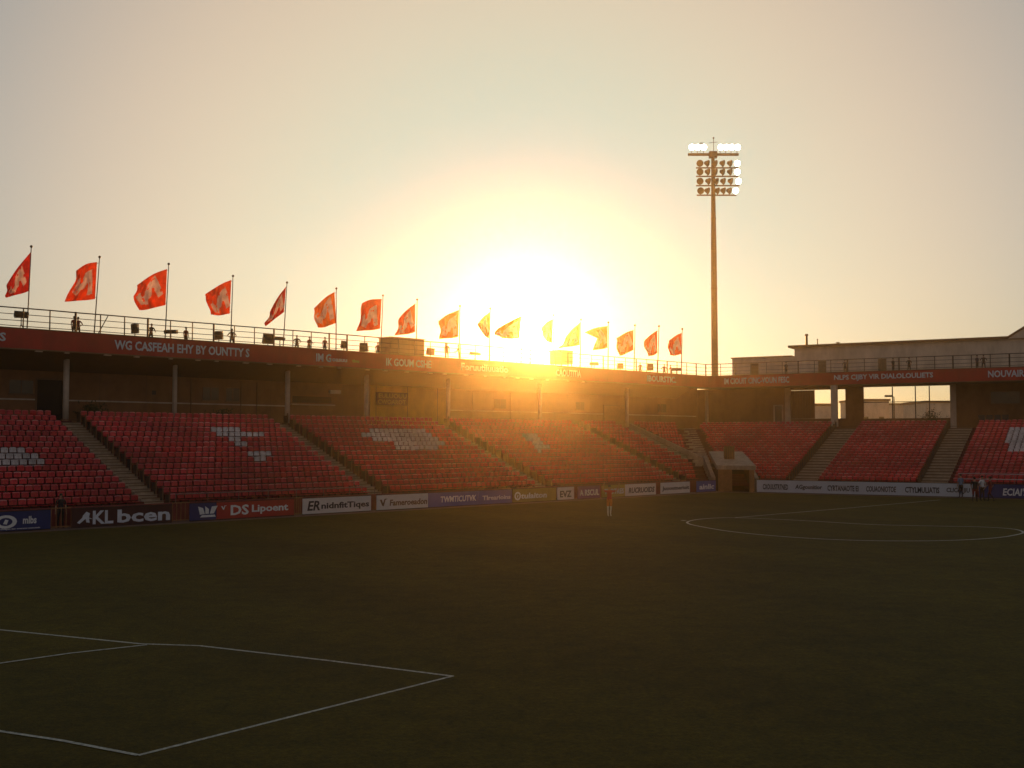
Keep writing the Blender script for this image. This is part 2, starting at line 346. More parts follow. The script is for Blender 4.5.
stL = thing('grandstand', 'long red seated stand with stepped rows running from left to the corner', 'grandstand', L(50, 2))
stR = thing('grandstand', 'red seated stand beyond the centre circle right of the tunnel', 'grandstand', R(-15, 2))
t = MB()
for i in range(NL_):
    o0, o1, z = OL0+i*pL_, OL0+(i+1)*pL_, Z0+i*rL_; zb = z-rL_-.02
    a0, a1, b0, b1 = L(S_L0,o0), L(mitre_sL(o0),o0), L(S_L0,o1), L(mitre_sL(o1),o1)
    if i == NL_-1: b0, b1 = L(S_L0,o1+3.2), L(mitre_sL(o1)-1.5,o1+3.2)
    vs = [V(p.x,p.y,zz) for zz in (zb,z) for p in (a0,a1,b1,b0)]
    t.add(vs, [(4,5,6,7),(0,1,5,4),(3,0,4,7),(1,2,6,5)])
t.build('terrace', M_conc, stL)
t = MB()
for i in range(NR_):
    o0, o1, z = OR0+i*pR_, OR0+(i+1)*pR_, Z0+i*rR_; zb = z-rR_-.02
    a0, a1, b0, b1 = R(mitre_sR(o0),o0), R(S_R1,o0), R(mitre_sR(o1),o1), R(S_R1,o1)
    if i == NR_-1: b0, b1 = R(mitre_sR(o1)+1.5,o1+6.2), R(S_R1,o1+6.2)
    vs = [V(p.x,p.y,zz) for zz in (zb,z) for p in (a0,a1,b1,b0)]
    t.add(vs, [(4,5,6,7),(0,1,5,4),(3,0,4,7),(1,2,6,5)])
t.build('terrace', M_conc, stR)
# floor slab of the concourse at the corner and aisle up the corner
def front_wall(fr, s0, s1, parent, h=1.0):
    w = MB(); u = (uL if fr is L else uR); n = (nL if fr is L else nR)
    w.box(fr(s0, 1.2, 0), u*(s1-s0), n*.25, V(0,0,h)); w.box(fr(s0, 1.16, h), u*(s1-s0), n*.33, V(0,0,.07))
    w.build('front_wall', M_frontwall, parent)
    d = MB(); d.box(fr(s0, 1.45, .62), u*(s1-s0), n*.6, V(0,0,.12)); d.build('walkway', M_conc, parent)
TUN0, TUN1 = sR(719,.2), sR(755,.2)      # tunnel jambs along the right stand
front_wall(L, S_L0, mitre_sL(1.2)-.6, stL); front_wall(R, TUN1+.4, S_R1, stR)
def in_aisle(s, lst, hw): return any(abs(s-a) < hw for a in lst)
# aisles: a flight of half steps each
def aisle(fr, s, hw, n, o0, p, r, parent, i0=0):
    u = (uL if fr is L else uR); nn = (nL if fr is L else nR); m = MB()
    for i in range(i0, n):
        z = Z0+i*r
        m.box(fr(s-hw, o0+i*p-.012, z-(r-.03 if i > 0 else .1)), u*2*hw, nn*p, V(0,0,(r-.03 if i > 0 else .1)+.02))
        m.box(fr(s-hw+.02, o0+i*p-.03, z-.045), u*(2*hw-.04), nn*.016, V(0,0,.05), 1); m.box(fr(s-hw+.02, o0+i*p+p*.5-.02, z+.16), u*(2*hw-.04), nn*.016, V(0,0,.05), 1)
        if i < n-1: m.box(fr(s-hw, o0+i*p+p*.5, z+.024), u*2*hw, nn*(p*.5-.004), V(0,0,r/2-.02))
    m.build('aisle_steps', [M_aisle, M_trim], parent)
def mitre_row(s): 
    for i in range(NL_):
        if mitre_sL(OL0+i*pL_) > s+.8: return i
    return 0
for a_ in aislesL:
    if a_ > 90:
        i0 = next((i for i in range(NL_) if mitre_sL(OL0+i*pL_, AW) > a_+AH), NL_-1)
        aisle(L, a_, AH+.35, NL_, OL0, pL_, rL_, stL, i0)
    else: aisle(L, a_, AH, NL_, OL0, pL_, rL_, stL)
for a_ in aislesR: aisle(R, a_, AHR, NR_, OR0, pR_, rR_, stR)
m = MB(); oa, ob_ = OL0+4*pL_, OL1; za, zb_ = Z0+4*rL_, ZT
v0 = [L(92.0+1.05,oa,za-.4), L(92.0+1.35,oa,za-.4), L(92.0+1.35,ob_,zb_-.4), L(92.0+1.05,ob_,zb_-.4)]
v1 = [L(92.0+1.05,oa,za+.62), L(92.0+1.35,oa,za+.62), L(92.0+1.35,ob_,zb_+.62), L(92.0+1.05,ob_,zb_+.62)]
m.add(v0+v1, [(0,3,2,1),(4,5,6,7),(0,1,5,4),(1,2,6,5),(2,3,7,6),(3,0,4,7)]); m.build('flank_wall', M_aisle, stL)
# the corner aisle, rising from the tunnel roof
m = MB()
NM = 22
for i in range(NM):
    f0, f1 = i/NM, (i+1)/NM
    p0, p1 = MB0+(MB1-MB0)*f0, MB0+(MB1-MB0)*f1
    if f0 < .27: continue
    z = Z0+(ZT-Z0)*f1+.10
    vs = [V(q.x,q.y,zz) for zz in (z-.5,z) for q in (p0+mn*(AW-.25), p0-mn*(AW-.25), p1-mn*(AW-.25), p1+mn*(AW-.25))]
    m.add(vs, [(4,5,6,7),(0,1,5,4),(3,0,4,7),(1,2,6,5)])
m.build('corner_steps', M_aisle, stR)
# dark panels closing the row ends on the far side of each aisle, with a pale hoop post
def end_panels(fr, s, n, o0, p, r, parent, i0=0, skip_m=None):
    u = (uL if fr is L else uR); nn = (nL if fr is L else nR)
    for i in range(i0, n):
        m = MB(); z = Z0+i*r
        m.box(fr(s, o0+i*p+.22, z), u*.05, nn*(p-.34), V(0,0,.74), 0)
        m.box(fr(s-.02, o0+i*p+.14, z), u*.06, nn*.07, V(0,0,.92), 1)
        m.build('end_panel', [M_end, M_trim], parent)
for a_ in aislesL:
    if a_ < 90: end_panels(L, a_+AH+.02, NL_, OL0, pL_, rL_, stL)
for a_ in aislesR: end_panels(R, a_-AHR-.06, NR_, OR0, pR_, rR_, stR)

# ------------------------------------------------------------------ seats
def seat_geo():
    """one tip-up stadium seat: bucket shell, bracket; faces -Y, width along X"""
    mb = MB()
    def shell(prof, w, mi, nc=5, bow=.0, rnd=.0):
        vs, fs = [], []; n = len(prof); zt = max(p[1] for p in prof)
        for c in range(nc):
            q = c/(nc-1)*2-1
            for (y, z) in prof: vs.append((q*w/2, y-bow*q*q, z-(rnd*q*q*q*q if z > zt-.08 else 0)))
        for c in range(nc-1):
            for j in range(n): a = c*n+j; b_ = c*n+(j+1)%n; fs.append((a, b_, b_+n, a+n))
        fs.append(tuple(range(n))); k = (nc-1)*n; fs.append(tuple(range(k, k+n))[::-1]); mb.add(vs, fs, mi)
    shell([(-.20,.40),(-.20,.43),(-.05,.415),(.12,.42),(.14,.40),(-.05,.385)], .40, 0)                      # pan
    shell([(.180,.49),(.215,.74),(.235,.745),(.200,.485)], .41, 0, 5, .035)                                   # back panel
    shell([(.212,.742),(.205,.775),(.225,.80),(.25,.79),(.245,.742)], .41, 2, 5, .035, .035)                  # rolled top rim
    mb.box((-.16,.16,.38), (.03,0,0), (0,.04,.0), (0,.03,.34), 1); mb.box((.13,.16,.38), (.03,0,0), (0,.04,.0), (0,.03,.34), 1)
    mb.box((-.03,.10,0), (.06,0,0), (0,.07,0), (0,0,.40), 1)
    return mb
SG = seat_geo()
def folded(v):      # the pan tipped up against the back
    x, y, z = v
    if z < .45 and y < .16 and z > .37: dy = .14-y; return (x, .10+(z-.41), .42+dy*.85)
    return v
SGF = [folded(v) for v in SG.v]
def inpoly(x, y, poly):
    r = False; n = len(poly)
    for i in range(n):
        (x1,y1), (x2,y2) = poly[i], poly[(i+1)%n]
        if (y1 > y) != (y2 > y) and x < (x2-x1)*(y-y1)/(y2-y1)+x1: r = not r
    return r
# white seats spell worn club letters across the rows
WHITE = [[(-6,446),(22,446),(30,451),(46,459),(44,463),(-6,463)],
         [(34,434),(62,434),(62,439),(34,439)],
         [(211,427),(236,429),(262,433),(268,438),(246,437),(240,441),(250,446),(236,445),(226,438),(212,433)],
         [(243,450),(272,451),(274,457),(268,460),(250,459)],
         [(363,433),(375,430),(428,431),(446,443),(434,452),(404,452),(388,440),(366,439)],
         [(522,433),(534,433),(552,448),(540,452)],
         [(1008,428),(1040,427),(1040,438),(1030,442),(1028,453),(1006,453),(1012,444),(1004,441)]]
seats = []
rs = random.Random(3)
def add_seat(p, ang, z, row):
    px, py = proj((p.x, p.y, z+.6))
    if not (-16 < px < 1042): return
    white = any(inpoly(px, py, w) for w in WHITE)
    seats.append(((p-cam.location).length, p.x, p.y, z, ang, white, px, row, (p-PL).dot(uL)))
angL = math.atan2(uL.y, uL.x); angR = math.atan2(uR.y, uR.x)
for i in range(NL_):
    o = OL0+i*pL_+.42; z = Z0+i*rL_; s = S_L0+.3; end = mitre_sL(o, AW)
    while s < end-.3:
        if not in_aisle(s, aislesL[:4], AH+.3) and abs(s-92.15) > 1.45: add_seat(L(s,o), angL, z, i)
        s += .50
for i in range(NR_):
    o = OR0+i*pR_+.40; z = Z0+i*rR_; s = S_R1-.3; st = mitre_sR(o, AW)
    while s > st+.3:
        # the tunnel cuts into the lowest rows
        o2 = o/mdir.dot(nR); s2 = s-o2*mdir.dot(uR); cut = (s2 < TUN1+.75 and o2 < 7.9)
        if not in_aisle(s, aislesR, AHR+.3) and not cut: add_seat(R(s,o), angR, z, i)
        s -= .50
seats.sort()
def seat_mesh(name, mm, mr):
    me = bpy.data.meshes.new(name); me.from_pydata(SG.v, [], SG.f)
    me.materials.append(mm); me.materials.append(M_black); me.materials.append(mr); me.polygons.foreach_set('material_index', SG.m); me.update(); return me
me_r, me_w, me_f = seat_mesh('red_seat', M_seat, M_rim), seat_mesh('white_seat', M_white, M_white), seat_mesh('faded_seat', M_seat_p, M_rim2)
near = [s for s in seats if -4 < s[6] < 1028][:300]; nearset = set(id(s) for s in near)
seatrow = {}
for s in near:
    white = s[5]; faded = (not white) and rs.random() < .3
    ob = bpy.data.objects.new('stadium_seat', me_w if white else (me_f if faded else me_r)); C.objects.link(ob)
    ob.location = s[1:4]; ob.rotation_euler = (rs.gauss(0,.04), 0, s[4]+rs.uniform(-.06,.06))
    ob['category'] = 'seat'
    first = s[8] < aislesL[0]; n_ = int((abs(s[8]-aislesL[0])-AH-.3)/.5)+1; blk = (0 if first else 1, s[7])
    seatrow.setdefault(blk, []).append((abs(s[8]-aislesL[0]), ob, white, faded))
def ordn(n): return '%d%s' % (n, 'th' if 10 <= n % 100 <= 20 else {1:'st',2:'nd',3:'rd'}.get(n % 10, 'th'))
for (side, row), lst in seatrow.items():
    for i, (_, ob, white, faded) in enumerate(sorted(lst, key=lambda q: q[0])):
        kind = 'white seat' if white else ('faded red seat' if faded else 'bright red seat')
        side_w = 'left of the first stair aisle' if side == 0 else 'right of the first stair aisle'
        tag(ob, '%s, %s row up, %s place %s' % (kind, ordn(row+1), ordn(i+1), side_w), group='stadium seats in the blocks beside the first stair aisle')
big = MB()
for s in seats:
    if id(s) in nearset: continue
    a = s[4]+rs.uniform(-.05,.05); ca, sa = math.cos(a), math.sin(a); tl = rs.gauss(0,.05); zj = rs.uniform(-.015,.015); fold = rs.random() < .12
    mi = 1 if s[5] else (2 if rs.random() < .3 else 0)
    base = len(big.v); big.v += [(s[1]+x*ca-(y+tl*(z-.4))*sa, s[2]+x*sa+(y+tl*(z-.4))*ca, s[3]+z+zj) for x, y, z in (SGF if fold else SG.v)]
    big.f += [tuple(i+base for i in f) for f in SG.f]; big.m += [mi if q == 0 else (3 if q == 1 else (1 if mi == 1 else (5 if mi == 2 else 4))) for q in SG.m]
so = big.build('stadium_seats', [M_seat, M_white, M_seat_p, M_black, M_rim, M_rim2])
tag(so, 'thousands of red stadium seats filling the farther stand blocks', 'seats', kind='stuff')
print('seats', len(seats))

# ------------------------------------------------------------------ upper deck
ZF0, ZF1 = 10.78, 12.07
OFL, OFR = 14.0, 21.6
def fillet(oL, oR, r, k=7, extL=S_L0-8, extR=S_R1+4):
    c = corner(oL, oR); a = c-uL*r; b = c+uR*r; pts = [L(extL, oL)]
    for i in range(k+1): t_ = i/k; pts.append(a*(1-t_)**2+c*2*t_*(1-t_)+b*t_**2)
    pts.append(R(extR, oR)); return [V(p.x,p.y,0) for p in pts]
def normals(pts):
    o = []
    for i in range(len(pts)):
        d = pts[min(i+1,len(pts)-1)]-pts[max(i-1,0)]; d.normalize(); o.append(V(-d.y, d.x, 0))
    return o
front = fillet(OFL, OFR, 1.2); inner = [p+n_*.3 for p, n_ in zip(front, normals(front))]; back = fillet(24, 42, 6)
def ribbon(mb, A_, B_, z0, z1, mi=0):
    n = len(A_); vs = [V(p.x,p.y,z0) for p in A_]+[V(p.x,p.y,z0) for p in B_]+[V(p.x,p.y,z1) for p in A_]+[V(p.x,p.y,z1) for p in B_]
    fs = []
    for i in range(n-1):
        fs += [(i,i+1,n+i+1,n+i),(2*n+i,3*n+i,3*n+i+1,2*n+i+1),(i,2*n+i,2*n+i+1,i+1),(n+i,n+i+1,3*n+i+1,3*n+i)]
    fs += [(0,n,3*n,2*n),(n-1,3*n-1,4*n-1,2*n-1)]; mb.add(vs, fs, mi)
deck = thing('upper_deck', 'raised walkway deck with red painted fascia above both stands', 'deck', (front[1].x, front[1].y, 10.8))
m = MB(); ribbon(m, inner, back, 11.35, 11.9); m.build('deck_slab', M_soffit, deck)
m = MB(); ribbon(m, front, inner, ZF0, ZF1); fa = m.build('fascia', M_fascia, deck)
m = MB(); f2 = [p-n_*.05 for p, n_ in zip(front, normals(front))]; f3 = [p+n_*.35 for p, n_ in zip(front, normals(front))]
ribbon(m, f2, f3, ZF1+.002, ZF1+.06); ribbon(m, f2, f3, ZF0-.08, ZF0-.002); m.build('fascia_trim', M_trim, deck)
# soffit: slopes down behind the left fascia
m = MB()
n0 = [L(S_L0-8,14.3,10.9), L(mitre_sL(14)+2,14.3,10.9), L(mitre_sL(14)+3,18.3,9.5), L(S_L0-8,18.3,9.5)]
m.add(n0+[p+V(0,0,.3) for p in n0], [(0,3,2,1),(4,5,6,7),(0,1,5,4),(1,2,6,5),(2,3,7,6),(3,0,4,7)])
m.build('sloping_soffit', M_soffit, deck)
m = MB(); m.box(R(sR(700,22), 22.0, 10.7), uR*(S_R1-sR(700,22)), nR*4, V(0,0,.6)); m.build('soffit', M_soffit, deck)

m = MB()
for k in range(34):
    s_ = S_L0+4+k*2.25+random.uniform(-.5,.5)
    if s_ < 84: m = MB(); m.box(L(s_, OFL+.02, ZF0-.16), uL*random.uniform(.25,.5), nL*.2, V(0,0,.07)); m.build('downlight', M_pale, deck)
# lettering on the fascia
FT = [(-40,5,334,'QAMES',0), (114,249,340,'WG CASFEAH EHY BY OUNTTY S',1), (316,347,360,'IM G',2), (386,431,366,'IK GOUM CSHE',1),
      (461,508,371,'Foruutiiuuatio',1), (556,581,377,'CAOUTITIA',1), (647,676,380,'IBOURSTIC.',1)]
def fascia_text(x0, x1, s, fr, zoff=.30, h=.66, hh=None, m_=None):
    if fr is L: p0, p1, u, o = onL(x0, 372, OFL-.06), onL(x1, 372, OFL-.06), uL, nL
    else: p0, p1, u, o = onR(x0, 372, OFR-.06), onR(x1, 372, OFR-.06), uR, nR
    w = (p1-p0).length; mb = text_obj(s, V(p0.x, p0.y, ZF0+zoff), u, w, h, None, 'lettering', None)
    mb.build('lettering', m_ or M_letter, deck)
for x0, x1, _, s, k in FT:
    fascia_text(x0, x1 if k != 2 else 331, s, L)
    if k == 2: fascia_text(332, 347, 'oasuu', L, .38, .26); fascia_text(352, 359, 'tlou', L, .40, .26, m_=M_olive)
for x0, x1, s in [(724,789,'IM CIOUIT CINC-VOUN FESC'), (834,933,'NLPS CIJBY VIR DIALOLOULIETS'), (988,1046,'NOUVAIRS EHY')]:
    fascia_text(x0, x1, s, R, .32, .70)

# left back wall, corner wall and right back wall of the concourse
WO_L, WO_R = 18.0, 26.0
wc = corner(WO_L, WO_R)
def wall_seg(mb, fr, s0, s1, o, z0, z1, th=.3, mi=0):
    u = uL if fr is L else uR; n_ = nL if fr is L else nR; mb.box(fr(s0,o,z0), u*(s1-s0), n_*th, V(0,0,z1-z0), mi)
wl = thing('concourse_wall', 'tan rendered back wall behind the long left stand', 'wall', L(50, WO_L, 6.0))
sc_end = (wc-PL).dot(uL)
d0, d1 = sL(36,WO_L), sL(62,WO_L); e0, e1 = sL(604,WO_L), sL(628,WO_L); y0_, y1_ = sL(370,WO_L), sL(447,WO_L); r0_, r1_ = sL(292,WO_L), sL(331,WO_L)
m = MB()
wall_seg(m, L, S_L0-8, d0, WO_L, 5.9, 11.3); wall_seg(m, L, d0, d1, WO_L, 9.0, 11.3); wall_seg(m, L, d1, y0_, WO_L, 5.9, 11.3)
wall_seg(m, L, y0_, y1_, WO_L+.02, 5.9, 11.3, mi=1); wall_seg(m, L, y1_, e0, WO_L, 5.9, 11.3); wall_seg(m, L, e0, e1, WO_L, 8.5, 11.3); wall_seg(m, L, e1, sc_end, WO_L, 5.9, 11.3)
m.build('wall_face', [M_wall, M_ywall], wl)
def wdoor(fr, s0, s1, o, z0, z1, parent, md, mf, ajar=True):
    u = uL if fr is L else uR; n_ = nL if fr is L else nR
    m = MB(); m.box(fr(s0,o+.08,z0), u*(s1-s0), n_*.06, V(0,0,z1-z0)); dr = m.build('door', md, parent)
    m = MB()
    m.box(fr(s0-.12,o-.05,z0), u*.12, n_*.2, V(0,0,z1-z0+.12)); m.box(fr(s1,o-.05,z0), u*.12, n_*.2, V(0,0,z1-z0+.12)); m.box(fr(s0,o-.05,z1), u*(s1-s0), n_*.2, V(0,0,.12))
    m.build('door_frame', mf, parent)
    m = MB(); m.tube(fr(s0+.12,o+.04,z0+1.0), fr(s0+.12,o+.04,z0+1.2), .03); sub(m, 'handle', M_steel, dr)
wdoor(L, d0, d1, WO_L, 5.95, 9.0, wl, M_dark, M_trim); wdoor(L, e0, e1, WO_L, 5.95, 8.5, wl, M_wood, M_trim)
m = MB()
for a_, b_ in ((S_L0, d0-.15), (d1+.15, r0_-.3), (y1_, e0-.15), (e1+.15, sc_end-.3)): m.box(L(a_, WO_L-.05, 7.55), uL*(b_-a_), nL*.045, V(0,0,.1))
m.build('dado_rail', M_pale, wl)
# serving hatch with a pale counter
m = MB(); m.box(L(r0_, WO_L-.03, 7.9), uL*(r1_-r0_), nL*.025, V(0,0,.55)); ht = m.build('hatch', M_dark, wl)
m = MB(); m.box(L(r0_-.2, WO_L-.3, 7.7), uL*(r1_-r0_+.4), nL*.28, V(0,0,.1)); sub(m, 'counter', M_pale, ht)
m = MB(); m.box(L(sL(330,17.7), 17.7, 8.75), uL*1.1, nL*.25, V(0,0,.3)); m.build('wall_lamp_box', M_pale, wl)
m = MB()
for x in (190, 240, 256, 472, 510, 660): 
    s = sL(x, WO_L); m.tube(L(s, WO_L-.06, 6.0), L(s, WO_L-.06, 9.5), .045, n=6)
m.build('drainpipe', M_trim, wl)
m = MB(); s = sL(153, WO_L); m.box(L(s-.15, WO_L-.06, 8.2), uL*.3, nL*.055, V(0,0,.3)); m.build('alarm_box', M_black, wl)
m = MB()
for k in range(22):
    s_ = S_L0+2+k*3.6
    if d0-.3 < s_ < d1+.3 or e0-.3 < s_ < e1+.3 or r0_-.2 < s_ < r1_+.2: continue
    m.box(L(s_, WO_L-.012, 5.9), uL*.05, nL*.01, V(0,0,4.0))
m.build('wall_joints', M_trim, wl)
for x, z, w_, h_ in ((20,8.0,1.6,.9),(210,7.9,1.4,1.0),(232,7.9,1.2,1.0),(500,7.9,1.6,.9),(580,8.0,1.3,.8),(662,8.0,1.6,.9)):
    s = sL(x, WO_L); m = MB(); m.box(L(s-w_/2, WO_L-.035, z), uL*w_, nL*.02, V(0,0,h_)); wq = m.build('window', M_glass, wl)
    m = MB(); m.box(L(s-w_/2-.08, WO_L-.06, z-.09), uL*(w_+.16), nL*.045, V(0,0,.085)); m.box(L(s-.03, WO_L-.05, z), uL*.06, nL*.013, V(0,0,h_)); sub(m, 'window_frame', M_trim, wq)
# sign on the yellow wall
sg = thing('wall_sign', 'maroon two-line sign fixed to the yellow wall', 'sign', L(sL(393,17.9), 17.9, 8.2))
q0, q1 = sL(376,17.88), sL(408,17.88)
m = MB(); m.box(L(q0, 17.88, 7.9), uL*(q1-q0), nL*.08, V(0,0,1.15)); m.build('sign_panel', M_marb, sg)
mb = text_obj('EULUOUU', L(q0+.25, 17.86, 8.52), uL, (q1-q0)-.45, .42, None, '', None, .02); mb.build('lettering', M_olive, sg)
mb = text_obj('CWOAROT', L(q0+.15, 17.86, 7.98), uL, (q1-q0)-.45, .42, None, '', None, .02); mb.build('lettering', M_olive, sg)
# concourse floor at the corner
fl = MB(); cc = corner(15, 19.5); c2 = corner(19, 27)
fl.add([L(mitre_sL(15)-14, 15.4, 5.98), cc+V(0,0,5.98), R(mitre_sR(19.5)+14, 19.6, 5.98), R(mitre_sR(19.5)+14, 27, 5.98), c2+V(0,0,5.98), L(mitre_sL(15)-14, 19, 5.98)], [(0,1,4,5),(1,2,3,4)])
tag(fl.build('floor', M_conc), kind='structure')

wr = thing('concourse_wall', 'tan back wall with openings to the sunset behind the right stand', 'wall', R(-20, WO_R, 6.0))
rs0 = (wc-PR).dot(uR)
X = lambda x: sR(x, WO_R)
m = MB()
wall_seg(m, R, rs0-.2, X(774), WO_R, 5.9, 10.8); wall_seg(m, R, X(774), X(783), WO_R, 8.7, 10.8); wall_seg(m, R, X(783), X(791), WO_R, 5.9, 10.8)
wall_seg(m, R, X(791), X(846), WO_R, 5.9, 7.2, .25); wall_seg(m, R, X(791), X(846), WO_R, 10.45, 10.8, .25)
wall_seg(m, R, X(846), X(864), WO_R, 5.9, 10.8)
wall_seg(m, R, X(864), X(951), WO_R, 5.9, 7.15, .25); wall_seg(m, R, X(864), X(951), WO_R, 10.62, 10.8, .25)
wall_seg(m, R, X(957), S_R1+4, WO_R, 5.9, 10.8)
m.build('wall_face', M_wall, wr)
m = MB(); wall_seg(m, R, X(951), X(957), WO_R-.12, 5.9, 10.8, .5); wall_seg(m, R, X(785.5), X(791), WO_R-.12, 5.9, 10.8, .4); m.build('pilaster', M_pale, wr)
wdoor(R, X(775), X(782.5), WO_R, 5.95, 8.7, wr, M_glass, M_pale)
m = MB(); wall_seg(m, R, X(992), X(1021), WO_R-.04, 8.6, 9.8, .035); wn = m.build('window', M_glass, wr)
for z in (8.52, 9.8): m = MB(); wall_seg(m, R, X(991), X(1022), WO_R-.1, z, z+.08, .09); sub(m, 'window_frame', M_trim, wn)
# opening frames, screen panel
m = MB()
for x in (893, 916, 930): wall_seg(m, R, X(x)-.05, X(x)+.05, WO_R+.08, 7.15, 10.6, .1)
wall_seg(m, R, X(864), X(951), WO_R+.07, 8.9, 8.98, .08)
m.build('opening_frame', M_steel, wr)
m = MB(); wall_seg(m, R, X(791)+.02, X(815), WO_R+.1, 7.22, 10.42, .06)
for k in range(9): s = X(791)+.1+k*.3; m.box(R(s, WO_R+.06, 7.22), uR*.05, nR*.035, V(0,0,3.2), 1)
m.build('slatted_screen', [M_wall, M_trim], wr)

# columns carrying the deck
colsL = [65, 174, 287, 366, 448, 540, 627, 707]
for k, x in enumerate(colsL):
    s = sL(x, 16.0); zt = 10.9
    c_ = thing('column', '', 'column', L(s, 16.0, 6.0), 'columns carrying the deck over the long left stand')
    c_['label'] = ['pale column beside the dark doorway at the left end', 'second pale column from the left end of the long stand',
      'pale column left of the serving hatch', 'pale column at the left edge of the yellow wall', 'pale column at the right edge of the yellow wall',
      'pale column above the sunlit middle seats', 'pale column right of the brown door near the corner', 'pale column nearest the stand corner'][k]
    m = MB(); w = .17 if k in (1,) else .2
    m.tube(L(s,16,5.98), L(s,16,zt), w, w, 14); m.build('shaft', M_pale, c_, True)
    m = MB(); m.cbox(L(s,16,6.06), .6,.6,.16, rz=angL); m.build('base', M_conc, c_)
for x, w, lb in ((834, .62, 'wide pale square column at the head of the steps by the openings'), (706, .3, None), (955, .3, None)):
    if lb is None: continue
    s = sR(x, 21.5)
    c_ = thing('column', lb, 'column', R(s, 21.5, 6.0))
    m = MB(); m.cbox(R(s,21.9,8.35), w,w,4.7, rz=angR); m.build('shaft', M_pale, c_)
    m = MB(); m.cbox(R(s,21.9,6.10), w+.2,w+.2,.25, rz=angR); m.build('base', M_conc, c_)

# ------------------------------------------------------------------ deck railings
def railing(pts_s, fr, o, label, gap=1.75, h=1.48):
    u = uL if fr is L else uR; s0, s1 = pts_s
    r_ = thing('railing', label, 'railing', fr(s0, o, 12.0), 'steel railings along the deck edge')
    n = int((s1-s0)/gap); 
    for i in range(n+1):
        s = s0+(s1-s0)*i/n; m = MB(); w = .12 if i % 3 == 0 else .065
        m.bar(fr(s,o,11.9), fr(s,o,12.0+h+(.04 if i % 3 == 0 else 0)), w)
        m.build('post', M_steel, r_)
    for z in (12.0+h, 12.0+h*.72, 12.0+h*.44, 12.0+h*.2):
        m = MB(); rr = .042 if z > 13.4 else .024
        k_ = 24; pr = None
        for i in range(k_+1):
            s = s0+(s1-s0)*i/k_; p = fr(s,o,z+random.uniform(-.01,.01)); 
            if pr is not None: m.tube(pr, p, rr, n=6, cap=False)
            pr = p
        m.build('rail', M_steel, r_)
scorn = (corner(OFL+.7, OFR+.7)-PL).dot(uL); rcorn = (corner(OFL+.7, OFR+.7)-PR).dot(uR)
railing((S_L0-6, 55), L, OFL+.5, 'steel railing on the deck edge above the left seat blocks')
railing((55.05, scorn-.3), L, OFL+.5, 'steel railing on the deck edge across the glare of the sun')
railing((rcorn+.1, S_R1+3), R, OFR+.5, 'steel railing on the deck in front of the pale building')
m = MB()
for a_, b_ in (((98,334),(108,316)),):
    m.bar(onL(a_[0],a_[1],15.2), onL(b_[0],b_[1],15.2), .05)
tag(m.build('brace', M_steel, origin=onL(98,334,15.2)), 'slanting steel brace bar leaning at the railing by the second flag', 'brace')

# ------------------------------------------------------------------ flags
FL = [ # base, top, hoist top, hoist bottom, fly edge top->bottom, label
 ((27,326),(31.3,246.5),(30.6,252),(28.6,291),[(8,284),(5,292),(7,297)],'dark red flag folded to a triangle, first from the left'),
 ((94,332),(99.6,257),(97,262),(95,299),[(77,270),(74.5,281),(65,301)],'orange red flag with ragged fly edge, second from the left'),
 ((165,336),(168.7,264),(167,269),(165.5,305),[(137,285),(134,296),(138.5,310)],'wide orange flag flying full, third from the left'),
 ((230.5,342),(233,276),(231.3,280),(229.7,313.5),[(204,295),(208,304),(210,315)],'orange flag with scalloped edge, fourth from the left'),
 ((283,350),(287,282.5),(286,286.5),(284,312),[(270,312),(266,321),(265,326)],'narrow red flag drooping to a point, fifth from the left'),
 ((336,347),(336.3,288.5),(334.5,292),(336,323),[(313,309),(315,318),(317,328)],'amber orange flag squared out, sixth from the left'),
 ((380.5,352),(383,295.5),(381.5,299),(380,328.5),[(362.5,303),(360,318),(357,331)],'orange square flag just left of the deck cabin'),
 ((416,345),(417.2,299.5),(415.3,303.5),(415,332),[(399.5,318),(398,326),(395,335.5)],'two tone orange flag above the deck cabin'),
 ((459,362),(460,306),(459,310),(458,337),[(439,321),(440,330),(440,338.5)],'amber flag with rounded fly edge just right of the deck cabin'),
 ((489,362),(490.3,308.5),(490,312),(489,338),[(478,324),(479,328),(487,337)],'small washed out flag just left of the sun'),
 ((521,364),(522,310.5),(521.5,316),(519.5,338),[(497,329),(495,335),(502,338.5)],'washed out flag in the very glare of the sun'),
 ((553,366),(553.6,315),(553,319),(552,343),[(541,328),(542,334),(546,340)],'washed out flag right beside the sun'),
 ((580,370),(581,319.5),(580.3,322.5),(579.5,345),[(567,336),(562,344),(559,348)],'pale yellow flag tapering to a low point right of the sun'),
 ((608,371),(608.4,322.5),(607.6,326),(607.2,348),[(585,332),(597,338),(593,350)],'torn orange flag with long upper tongue'),
 ((634,372.5),(635,325.3),(633.5,330),(633.3,350),[(616,338.5),(617,347),(619,356)],'orange square flag, third from the right end of the row'),
 ((657.5,373.5),(659,326.2),(657.3,330.5),(657.2,353),[(644,341),(645,349),(648.5,356.5)],'orange red flag, second from the right end of the row'),
 ((681.3,375),(682.3,329),(681.5,333),(681.2,354),[(668.5,341),(668.3,348),(669.5,355.5)],'small red flag at the right end of the row')]
EMB = [[(.78,.90),(.95,.20),(.75,.16),(.68,.46),(.60,.50),(.54,.32),(.42,.28),(.38,.10),(.12,.20),(.06,.52),(.20,.60),(.26,.44),(.34,.48),(.46,.74),(.60,.82)]]
